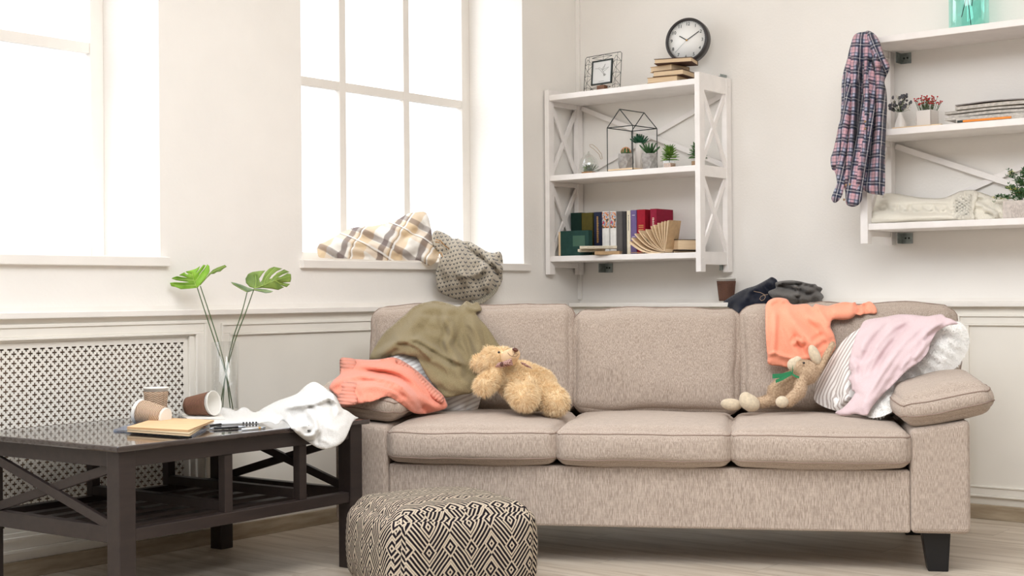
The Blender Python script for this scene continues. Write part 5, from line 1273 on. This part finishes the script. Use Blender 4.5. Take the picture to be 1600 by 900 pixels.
garment('pillow', 'cream pillow with narrow grey beige stripes leaning behind the rabbit', 'pillow',
    [(1272, 624), (1276, 602), (1289, 576), (1303, 552), (1321, 529), (1343, 513), (1368, 503), (1400, 499), (1425, 505), (1430, 530), (1410, 570), (1380, 612), (1355, 640), (1325, 646), (1303, 641), (1284, 634)],
    [(1272, 624, .50), (1321, 529, .54), (1400, 499, .56), (1355, 640, .34), (1303, 641, .38), (1380, 590, .42), (1340, 580, .42)],
    [([(1300, 620), (1304, 627), (1302, 640)], 4, .008), ([(1308, 640), (1316, 628), (1330, 620)], 4, .008), ([(1325, 570), (1320, 600), (1322, 630)], 8, .006)], m_str, step=4.5, puff=(.06, 24), back=.09, nz=(.003, 22), warp=.7)
def fluffy():
    ol = [(1345, 640), (1360, 612), (1398, 570), (1436, 526), (1456, 508), (1480, 503), (1500, 504), (1512, 518), (1514, 540), (1506, 558), (1494, 574), (1473, 589), (1440, 606), (1416, 624), (1396, 642), (1377, 651), (1358, 652)]
    mb = cloth_mb(ol, [(1345, 640, .32), (1456, 508, .46), (1512, 520, .44), (1473, 589, .36), (1377, 651, .20), (1358, 652, .22)], [([(1365+i*12.5, 622-i*10.5), (1380+i*12.5, 634-i*10.5), (1388+i*12.5, 640-i*10.6)], 3.2, .005) for i in range(11)], step=4, puff=(.06, 20), nz=(.006, 14))
    V = np.array(mb.v); A = spline(ol, 4); d = V-CP
    c = d @ np.array([[RM[0][0], RM[1][0], RM[2][0]], [RM[0][2], RM[1][2], RM[2][2]], [-RM[0][1], -RM[1][1], -RM[2][1]]]); Q = np.stack([800+FPX*c[:, 0]/c[:, 2], 450+FPX*c[:, 1]/c[:, 2]], 1)
    D, _, _ = segdist(Q, A); V2 = V+B[None]*(.11*(1-np.exp(-(D/20)**1.2))+.001)[:, None]; f2 = [f[::-1] for f in mb.f]; mb.add(V2, f2, 0, True); mb.uv = None
    fur(mb, 15000, .008, .0008, .3, 5, .7)
    tag(mb.build('pillow', m_plush), 'fluffy white faux fur pillow leaning on the right arm cushion', 'pillow')
fluffy()
collide_with(sofa, *[o for o in C.objects if o.name.startswith('pillow')])
garment('cardigan', 'pale pink fine knit cardigan hanging over the striped and the fluffy pillow', 'cardigan',
    [(1344, 512), (1350, 502), (1362, 498), (1382, 495), (1406, 491), (1430, 492), (1448, 494), (1460, 492), (1472, 491), (1478, 496), (1488, 499), (1496, 506), (1484, 508), (1474, 512), (1462, 521), (1455, 535), (1448, 552), (1434, 567), (1416, 580), (1398, 598), (1378, 618), (1363, 636), (1354, 649), (1336, 647), (1318, 650), (1305, 645), (1316, 638), (1328, 626), (1336, 613), (1331, 610), (1330, 600), (1326, 592), (1330, 582), (1326, 572), (1330, 550), (1337, 526)],
    [(1345, 510, .47), (1410, 492, .49), (1480, 498, .37), (1454, 534, .31), (1398, 598, .25), (1354, 649, .18), (1318, 649, .26), (1330, 580, .34), (1380, 540, .36), (1420, 540, .33)],
    [([(1436, 494), (1400, 512), (1372, 545), (1352, 590), (1342, 615)], 7, .013), ([(1466, 496), (1430, 520), (1398, 560), (1368, 600), (1345, 640)], 9, .015), ([(1410, 494), (1380, 508), (1355, 530), (1340, 560)], 7, .010), ([(1418, 506), (1385, 530), (1362, 565), (1346, 600)], 3.5, -.009), ([(1450, 508), (1412, 545), (1380, 590), (1354, 628)], 4, -.008),
     ([(1476, 503), (1450, 520), (1428, 550), (1408, 580)], 6, .012, -1), ([(1448, 530), (1440, 545), (1425, 562)], 4, .009), ([(1330, 560), (1338, 580), (1334, 604)], 4, .007)],
    m_pink, step=3, puff=(.010, 5), nz=(.003, 28), solid=.003, wr=(.006, 17, 128, 3.5))
COL[0] = None
# ---- on the ledge behind the sofa
jns = garment('jeans', 'dark navy denim trousers heaped on the ledge beside the paper cup', 'trousers',
    [(1130, 477), (1131, 471), (1136, 467), (1149, 459), (1165, 451), (1181, 446), (1198, 437), (1205, 433), (1211, 435), (1215, 440), (1216, 452), (1212, 463), (1206, 474), (1190, 482), (1170, 486), (1160, 498), (1151, 499), (1146, 486), (1136, 479)],
    [(1130, 475, -.12), (1165, 451, -.07), (1205, 434, -.06), (1215, 455, -.09), (1206, 474, -.14), (1151, 497, -.21), (1170, 480, -.18)],
    [([(1138, 474), (1155, 466), (1180, 452), (1205, 440)], 7, .014), ([(1165, 470), (1172, 456), (1184, 450)], 3, .008), ([(1190, 445), (1196, 455), (1204, 462)], 3, .007, 1), ([(1152, 490), (1160, 476), (1180, 468)], 6, .012), ([(1196, 440), (1208, 446)], 4, .008)],
    m_denim, wr=(.006, 10, -35, 2.2), step=2.5, puff=(.035, 9), frame=WALLB, nz=(.004, 14), solid=.004)
tw = [at(x, y, t, WALLB) for x, y, t in ((1178, 455, -.185), (1182, 456, -.19), (1188, 457, -.195), (1194, 460, -.20), (1196, 464, -.205), (1194, 468, -.21), (1190, 470, -.21), (1187, 467, -.21), (1189, 463, -.205), (1194, 461, -.20), (1200, 460, -.195))]
MB().tube(tw, .0013, 5).build('drawstring', plain('beige_cord', (176, 150, 124), .8), jns, label='beige drawstring')
garment('sweatshirt', 'crumpled grey sweatshirt on the ledge behind the orange top', 'sweatshirt',
    [(1200, 457), (1205, 453), (1212, 450), (1211, 443), (1215, 440), (1232, 438), (1247, 439), (1264, 443), (1274, 444), (1277, 447), (1283, 449), (1285, 452), (1282, 456), (1286, 461), (1287, 465), (1284, 469), (1288, 474), (1276, 476), (1264, 479), (1240, 478), (1218, 470), (1206, 465)],
    [(1200, 457, -.14), (1232, 438, -.09), (1283, 449, -.06), (1287, 472, -.08), (1240, 478, -.16), (1245, 460, -.14)],
    [([(1213, 447), (1225, 442), (1250, 442), (1272, 447)], 3.2, .020, 1), ([(1215, 446), (1228, 449), (1240, 452), (1252, 455)], 2.5, -.020), ([(1240, 445), (1246, 452), (1247, 460), (1242, 458)], 2.6, .014), ([(1250, 446), (1262, 452), (1268, 458)], 4, .012), ([(1206, 458), (1225, 462), (1245, 466), (1268, 470)], 5, .012), ([(1244, 462), (1248, 470), (1244, 476)], 3, -.010), ([(1270, 458), (1280, 464), (1284, 472)], 4, .012), ([(1258, 462), (1275, 455), (1284, 452)], 3, -.012), ([(1250, 470), (1262, 474), (1272, 470)], 3, -.010)],
    m_grey, wr=(.008, 9, 15, 2.2), step=2.3, puff=(.035, 7), frame=WALLB, nz=(.005, 9), solid=.004)
# ---- window sill
m_blanket = plaid('tan_check_wool', (240, 234, 224), [(0, .15, .42, 0, (218, 186, 146), .75), (1, .14, .42, .1, (218, 186, 146), .55), (0, .15, .17, .38, (98, 80, 78), .75), (1, .14, .17, .42, (98, 80, 78), .62), (0, .15, .04, .12, (250, 248, 244), .95), (0, .15, .014, .16, (60, 50, 48), .9), (1, .14, .035, .1, (250, 248, 244), .9), (1, .14, .014, .06, (60, 50, 48), .9)], fine=420, nz=.22)
blk = garment('blanket', 'cream blanket with tan and brown checks crumpled on the window sill', 'blanket',
    [(495, 385), (498, 381), (506, 379), (519, 372), (539, 361), (552, 356), (568, 354), (584, 353), (603, 349), (619, 344), (627, 340), (637, 334), (646, 332), (663, 331), (669, 338), (672, 349), (674, 360), (676, 372), (682, 377), (687, 384), (688, 392), (685, 401), (682, 408), (677, 413), (670, 415), (662, 411), (654, 407), (633, 407), (614, 407), (599, 407), (572, 405.5), (539, 404), (503, 403), (498, 401)],
    [(498, 400, .05), (600, 407, .0), (665, 413, -.045), (685, 397, -.04), (497, 383, .10), (550, 358, .16), (600, 352, .16), (650, 334, .15), (672, 345, .12), (678, 372, .03), (600, 380, .07), (540, 382, .08), (640, 380, .05)],
    [([(500, 382), (515, 388), (530, 400)], 4, .016), ([(520, 374), (555, 380), (590, 386), (615, 398)], 7, .018), ([(552, 360), (590, 362), (612, 378), (625, 396)], 7, .020), ([(540, 392), (560, 392), (578, 396), (580, 402)], 4, .020), ([(604, 352), (625, 360), (640, 372), (622, 372)], 6, .016), ([(624, 372), (640, 366), (655, 358), (668, 350)], 4, -.018), ([(622, 398), (640, 385), (658, 375), (672, 374)], 8, .020), ([(664, 334), (669, 350), (672, 368)], 4, .012), ([(612, 385), (622, 395), (618, 404)], 3, -.016), ([(655, 398), (668, 404), (682, 404)], 5, .012), ([(678, 380), (682, 392), (676, 404)], 3, -.012)],
    m_blanket, step=3.5, puff=(.034, 10), wr=(.008, 16, 30, 2.2), frame=WALLL, back=.05, nz=(.005, 22), uvang=28, warp=.3, fold_gain=1.2)
for i, (a, b) in enumerate((((678, 376), (692, 384)), ((681, 374), (697, 386)), ((684, 388), (698, 392)), ((686, 395), (692, 402)), ((684, 402), (688, 410)), ((680, 378), (702, 389)))):
    P0, P1 = at(a[0], a[1], -.085, WALLL), at(b[0], b[1], -.10, WALLL); Mq = (Vector(P0)+Vector(P1))/2+Vector((0, 0, .01))
    MB().tube([P0, Mq, P1], .0022, 6).build('fringe', plain('fringe_yarn_%d' % i, (224, 208, 186) if i % 2 == 0 else (206, 160, 110), .9), blk)
def motif_mat():
    g = G('motif_knit'); o = g.xyz(g.map(g.tc('UV'), rot=(0, 0, math.radians(6)))); px_, py_ = .0185, .0185
    row = g.m('FLOOR', g.m('DIVIDE', o[1], py_)); xo = g.m('ADD', g.m('DIVIDE', o[0], px_), g.m('MULTIPLY', row, .5))
    x = g.m('ABSOLUTE', g.m('SUBTRACT', g.m('FRACT', xo), .5)); y = g.m('SUBTRACT', g.m('FRACT', g.m('DIVIDE', o[1], py_)), .5)
    v = g.m('ABSOLUTE', g.m('ADD', y, g.m('MULTIPLY', x, 1.1))); a = g.m('LESS_THAN', v, .17); b = g.m('LESS_THAN', x, .27); n = g.noise(g.tc(), 500, 2)
    msk = g.m('MULTIPLY', g.m('MULTIPLY', a, b), g.m('GREATER_THAN', n, .40))
    base = g.mix(n, lin((184, 172, 152)), lin((220, 210, 192))); col = g.mix(msk, base, lin((44, 50, 62)))
    g.bump(g.m('ADD', n, g.m('MULTIPLY', g.m('SINE', g.m('MULTIPLY', o[0], 1400)), .4)), .0014); return g.fin(col, .95, .15, 0, .2)
kn = thing('knit_sweater', 'grey beige knit with small navy motifs hanging off the window sill', 'sweater', tuple(at(735, 470, -.06, WALLL)))
cloth_mb([(677, 363), (683, 360), (692, 363), (702, 368), (708, 373), (715, 372), (724, 377), (732, 377), (742, 382), (752, 388), (761, 393), (770, 395), (780, 393), (784, 398), (786, 411), (785, 431), (783, 443), (777, 452), (768, 463), (758, 470), (747, 473), (738, 472), (725, 470), (708, 466), (693, 460), (685, 454), (683, 443), (683, 422), (686, 408), (689, 397), (682, 386), (677, 375)],
    [(680, 365, .02), (692, 363, .08), (742, 383, .07), (782, 398, .01), (785, 430, -.04), (700, 400, -.05), (700, 440, -.05), (750, 450, -.05), (740, 470, -.035), (725, 412, -.05), (770, 410, -.03)],
    [([(726, 378), (740, 396), (755, 406), (772, 420), (782, 440)], 3, -.022), ([(735, 380), (755, 392), (768, 405), (780, 425)], 5, .018), ([(692, 372), (712, 385), (720, 410), (728, 450)], 9, .016), ([(762, 412), (752, 425), (735, 432), (712, 430)], 6, .016, -1), ([(690, 395), (700, 420), (712, 455)], 7, .010), ([(760, 404), (766, 428), (758, 455)], 8, .014), ([(702, 372), (700, 388), (692, 400)], 4, -.010), ([(736, 440), (752, 436), (770, 425)], 4, -.008)],
    step=3.5, puff=(.028, 8), frame=WALLL, nz=(.005, 18), warp=.3, wr=(.009, 16, 60, 2.2)).build('knit_body', motif_mat(), kn, solid=.006)
cloth_mb([(736, 470), (748, 467), (762, 458), (773, 446), (779, 448), (776, 456), (767, 465), (757, 472), (746, 475)], [(736, 470, -.05), (779, 448, -.055), (760, 464, -.075)], [], step=2.5, puff=(.012, 4), frame=WALLL, uvang=-35, nz=(.001, 9), warp=0).build('ribbed_hem', knit('beige_rib', (188, 178, 156), (140, 130, 110), .008), kn, solid=.005)
# ---- plaid shirt on the right hand shelf
m_flan = plaid('navy_pink_flannel', (176, 180, 200), [(0, .056, .34, 0, (222, 158, 160), .6), (1, .058, .34, .1, (214, 160, 164), .5), (0, .056, .30, .45, (20, 26, 48), .86), (1, .058, .34, .5, (20, 26, 48), .80), (0, .028, .14, .1, (38, 44, 66), .6), (1, .029, .14, .2, (38, 44, 66), .6), (0, .056, .05, .46, (240, 236, 236), .55), (1, .058, .04, .5, (240, 236, 236), .55), (0, .014, .3, 0, (60, 66, 90), .25), (1, .0145, .3, 0, (60, 66, 90), .25)], fine=500, nz=.12)
fl = thing('plaid_shirt', 'navy and pink plaid flannel shirt hung on the corner of the right shelf', 'shirt', tuple(at(1345, 320, -.33, WALLB)))
cloth_mb([(1334, 56), (1342, 51), (1349, 50), (1357, 48), (1365, 52), (1372, 60), (1377, 73), (1382, 88), (1390, 102), (1387, 114), (1382, 128), (1385, 143), (1386, 167), (1385, 190), (1384, 212), (1383, 247), (1383, 288), (1381, 304), (1372, 304), (1358, 302), (1347, 296), (1345, 304), (1346, 313), (1340, 321), (1330, 323), (1322, 318), (1321, 303), (1318, 288), (1318, 297), (1314, 309), (1305, 317), (1299, 311), (1302, 301), (1308, 291), (1305, 270), (1299, 262), (1298, 247), (1302, 235), (1307, 213), (1310, 197), (1313, 187), (1315, 167), (1315, 133), (1318, 112), (1323, 95), (1328, 74)],
    [(1345, 50, -.285), (1360, 50, -.28), (1375, 75, -.32), (1330, 90, -.33), (1385, 110, -.32), (1350, 150, -.35), (1315, 180, -.33), (1384, 200, -.33), (1300, 255, -.32), (1345, 250, -.35), (1380, 300, -.33), (1335, 318, -.34), (1305, 312, -.32)],
    [([(1344, 55), (1338, 90), (1334, 140), (1330, 200), (1326, 260), (1322, 300)], 6, .020), ([(1355, 55), (1352, 100), (1354, 160), (1350, 220), (1342, 270), (1336, 310)], 6, .024), ([(1366, 60), (1370, 100), (1374, 150), (1374, 220), (1370, 295)], 6, .018), ([(1350, 60), (1347, 110), (1346, 180), (1338, 240), (1333, 290)], 3, -.016), ([(1360, 90), (1364, 140), (1364, 200), (1356, 260), (1350, 292)], 3, -.018),
     ([(1326, 90), (1321, 130), (1320, 180), (1312, 230), (1306, 260)], 5, .014), ([(1328, 130), (1327, 180), (1320, 240), (1318, 285)], 2.6, -.014), ([(1382, 100), (1370, 100), (1364, 88)], 4, .014), ([(1300, 262), (1310, 264), (1318, 276)], 3, -.014), ([(1335, 96), (1342, 116), (1336, 132)], 3, .012)],
    step=2.5, puff=(.016, 4), frame=WALLB, nz=(.004, 16), uvang=3, warp=.15, wr=(.009, 9, 86, 5)).build('flannel_body', m_flan, fl, solid=.002)
for nm, ol, ct, ua in (('sleeve', [(1348, 98), (1358, 96), (1366, 110), (1368, 140), (1366, 180), (1362, 215), (1356, 245), (1352, 270), (1348, 296), (1346, 313), (1338, 322), (1326, 321), (1321, 306), (1324, 285), (1330, 255), (1338, 215), (1344, 170), (1346, 130)], [(1350, 100, -.355), (1366, 140, -.365), (1352, 200, -.375), (1340, 260, -.37), (1334, 318, -.36)], 9),
    ('sleeve', [(1326, 88), (1332, 96), (1334, 130), (1330, 170), (1326, 210), (1322, 250), (1320, 280), (1318, 297), (1313, 310), (1304, 317), (1299, 310), (1303, 298), (1308, 285), (1306, 262), (1312, 215), (1314, 170), (1317, 120)], [(1328, 90, -.345), (1320, 180, -.355), (1312, 250, -.35), (1306, 312, -.34), (1332, 130, -.36)], 14),
    ('collar', [(1357, 49), (1365, 52), (1373, 62), (1378, 76), (1383, 90), (1390, 102), (1386, 115), (1377, 106), (1367, 96), (1361, 80), (1355, 62)], [(1358, 50, -.315), (1376, 80, -.345), (1386, 110, -.345), (1362, 80, -.35)], -22)):
    cloth_mb(ol, ct, [([ol[0], ((ol[2][0]+ol[-2][0])/2, (ol[2][1]+ol[-2][1])/2), ((ol[5][0]+ol[-5][0])/2, (ol[5][1]+ol[-5][1])/2)], 4, .008)], step=2.5, puff=(.014, 4), frame=WALLB, nz=(.003, 12), uvang=ua, warp=.15, wr=(.007, 8, 88-ua, 4)).build(nm, m_flan, fl, solid=.002)
mbut = plain('brown_button', (150, 118, 84), .4)
for x, y, t in ((1352, 190, -.41), (1352, 201, -.41), (1328, 288, -.40), (1322, 289, -.395), (1378, 227, -.365), (1380, 172, -.36), (1319, 312, -.36)):
    P0 = Vector(at(x, y, t, WALLB)); MB().lathe([(0, 0), (.0045, 0), (.005, .0015), (.0035, .002), (0, .0015)], 12, Matrix.Translation(P0) @ Matrix.Rotation(PI/2, 4, 'X')).build('button', mbut, fl)
# ---- cream cable sweater on the lower board
def cable_mat():
    g = G('cream_cable_knit'); o = g.xyz(g.tc('UV')); r1 = g.m('SINE', g.m('MULTIPLY', o[1], 2*PI/.011)); r2 = g.m('SINE', g.m('MULTIPLY', o[0], 2*PI/.0055)); n = g.noise(g.tc(), 260, 2)
    g.bump(g.m('ADD', g.m('MULTIPLY', g.m('MULTIPLY', r1, r2), .4), n), .0016); col = g.mix(n, lin((242, 234, 216)), lin((252, 248, 236))); return g.fin(col, .95, .15, 0, .2)
cb = thing('cable_sweater', 'folded cream cable knit sweater on the lowest right hand board', 'sweater', tuple(at(1465, 345, -.2, WALLB)))
folds = [([(1366+k*18.5, 322+k*.6), (1376+k*18.5, 330+k*.6), (1385+k*18.5, 326+k*.6), (1384+k*18.5, 319+k*.6)], 2.6, -.008) for k in range(7)]
folds += [([(1360, 333), (1420, 337), (1490, 337)], 3, .008), ([(1362, 313), (1420, 316), (1490, 316)], 3, .006), ([(1362, 341), (1420, 342), (1500, 340)], 3, .007), ([(1380, 306), (1430, 311), (1475, 313)], 4, .005)]
folds += [([(1497+k*5, 303-k), (1493+k*5, 320), (1495+k*5, 341)], 1.8, .010) for k in range(5)]
mcb = cable_mat()
cloth_mb([(1358, 344), (1358, 336), (1360, 319), (1367, 308), (1381, 302.5), (1401, 302.5), (1425, 307), (1449, 309.5), (1472, 309.5), (1488, 304), (1501, 298.5), (1517, 297), (1528, 300), (1527, 312), (1522, 328), (1522, 342), (1504, 343.5), (1488, 344), (1456, 345.5), (1417, 347), (1377, 348), (1362, 347.5)],
    [(1360, 345, -.245), (1440, 346, -.245), (1520, 342, -.245), (1367, 308, -.10), (1440, 309, -.10), (1517, 298, -.10), (1400, 328, -.20), (1500, 325, -.20)], folds,
    step=3, puff=(.022, 5), frame=WALLB, nz=(.002, 16), fold_gain=2.6).build('knit_body', mcb, cb, solid=.012)
cloth_mb([(1516, 304), (1530, 300), (1548, 306), (1572, 309), (1577, 318), (1577, 342), (1556, 341.5), (1518, 343), (1517, 325)], [(1516, 304, -.12), (1572, 309, -.08), (1577, 342, -.18), (1518, 343, -.21)], [([(1522, 318), (1538, 322), (1558, 334), (1556, 340)], 4, .014), ([(1530, 305), (1550, 318), (1572, 334)], 3.5, .012), ([(1535, 328), (1550, 330), (1560, 338)], 3, .010), ([(1520, 312), (1540, 312), (1560, 324)], 2.5, -.010)],
    step=3, puff=(.02, 5), frame=WALLB, nz=(.002, 16), uvang=30).build('sleeve', mcb, cb, solid=.008)
# ---- white towel on the coffee table
collide_with(table)
garment('towel', 'white terry towel crumpled across the coffee table and hanging over its corner', 'towel',
    [(333, 661), (335, 652), (343, 640), (349, 636), (358, 637), (369, 642), (377, 637), (385, 637), (398, 644), (416, 635), (434, 626), (462, 616), (475, 605), (485, 598), (493, 597), (504, 603), (515, 611), (525, 620), (531, 631), (535, 638), (543, 642), (550, 647), (556, 651), (560, 653), (553, 657), (549, 664), (545, 674), (538, 688), (527, 697), (512, 702), (497, 700), (482, 691), (470, 683), (458, 672), (449, 661), (441, 656), (436, 661), (430, 662), (420, 658), (404, 661), (380, 662), (350, 663)],
    [(335, 660, 4.93), (350, 638, 5.05), (385, 638, 5.06), (380, 661, 4.90), (416, 660, 4.84), (440, 660, 4.78), (416, 636, 4.98), (460, 617, 4.90), (490, 598, 4.84), (450, 664, 4.70), (480, 690, 4.60), (512, 702, 4.58), (545, 670, 4.66), (530, 625, 4.74), (557, 653, 4.76), (500, 650, 4.62), (470, 650, 4.70)],
    [([(345, 640), (362, 646), (385, 652), (405, 658)], 5, .016), ([(384, 638), (400, 648), (425, 656)], 4, .012), ([(352, 642), (375, 656), (392, 660)], 2.5, -.010), ([(444, 640), (462, 636), (490, 632), (515, 624), (530, 634)], 5, .020, 1), ([(446, 648), (455, 662), (468, 676), (484, 681), (494, 672), (488, 650), (474, 634)], 4, .016), ([(452, 650), (462, 665), (476, 673), (486, 668), (480, 650)], 5, -.014),
     ([(490, 602), (480, 622), (455, 634), (430, 645)], 8, .014), ([(500, 606), (505, 620), (492, 640)], 6, .010), ([(495, 672), (497, 685), (494, 694)], 3, -.008), ([(515, 618), (526, 634), (530, 648)], 4, .010)],
    m_terry, step=2.8, puff=(.014, 6), frame=CAMF, nz=(.004, 22), solid=.006, wr=(.006, 16, 25, 2.2))
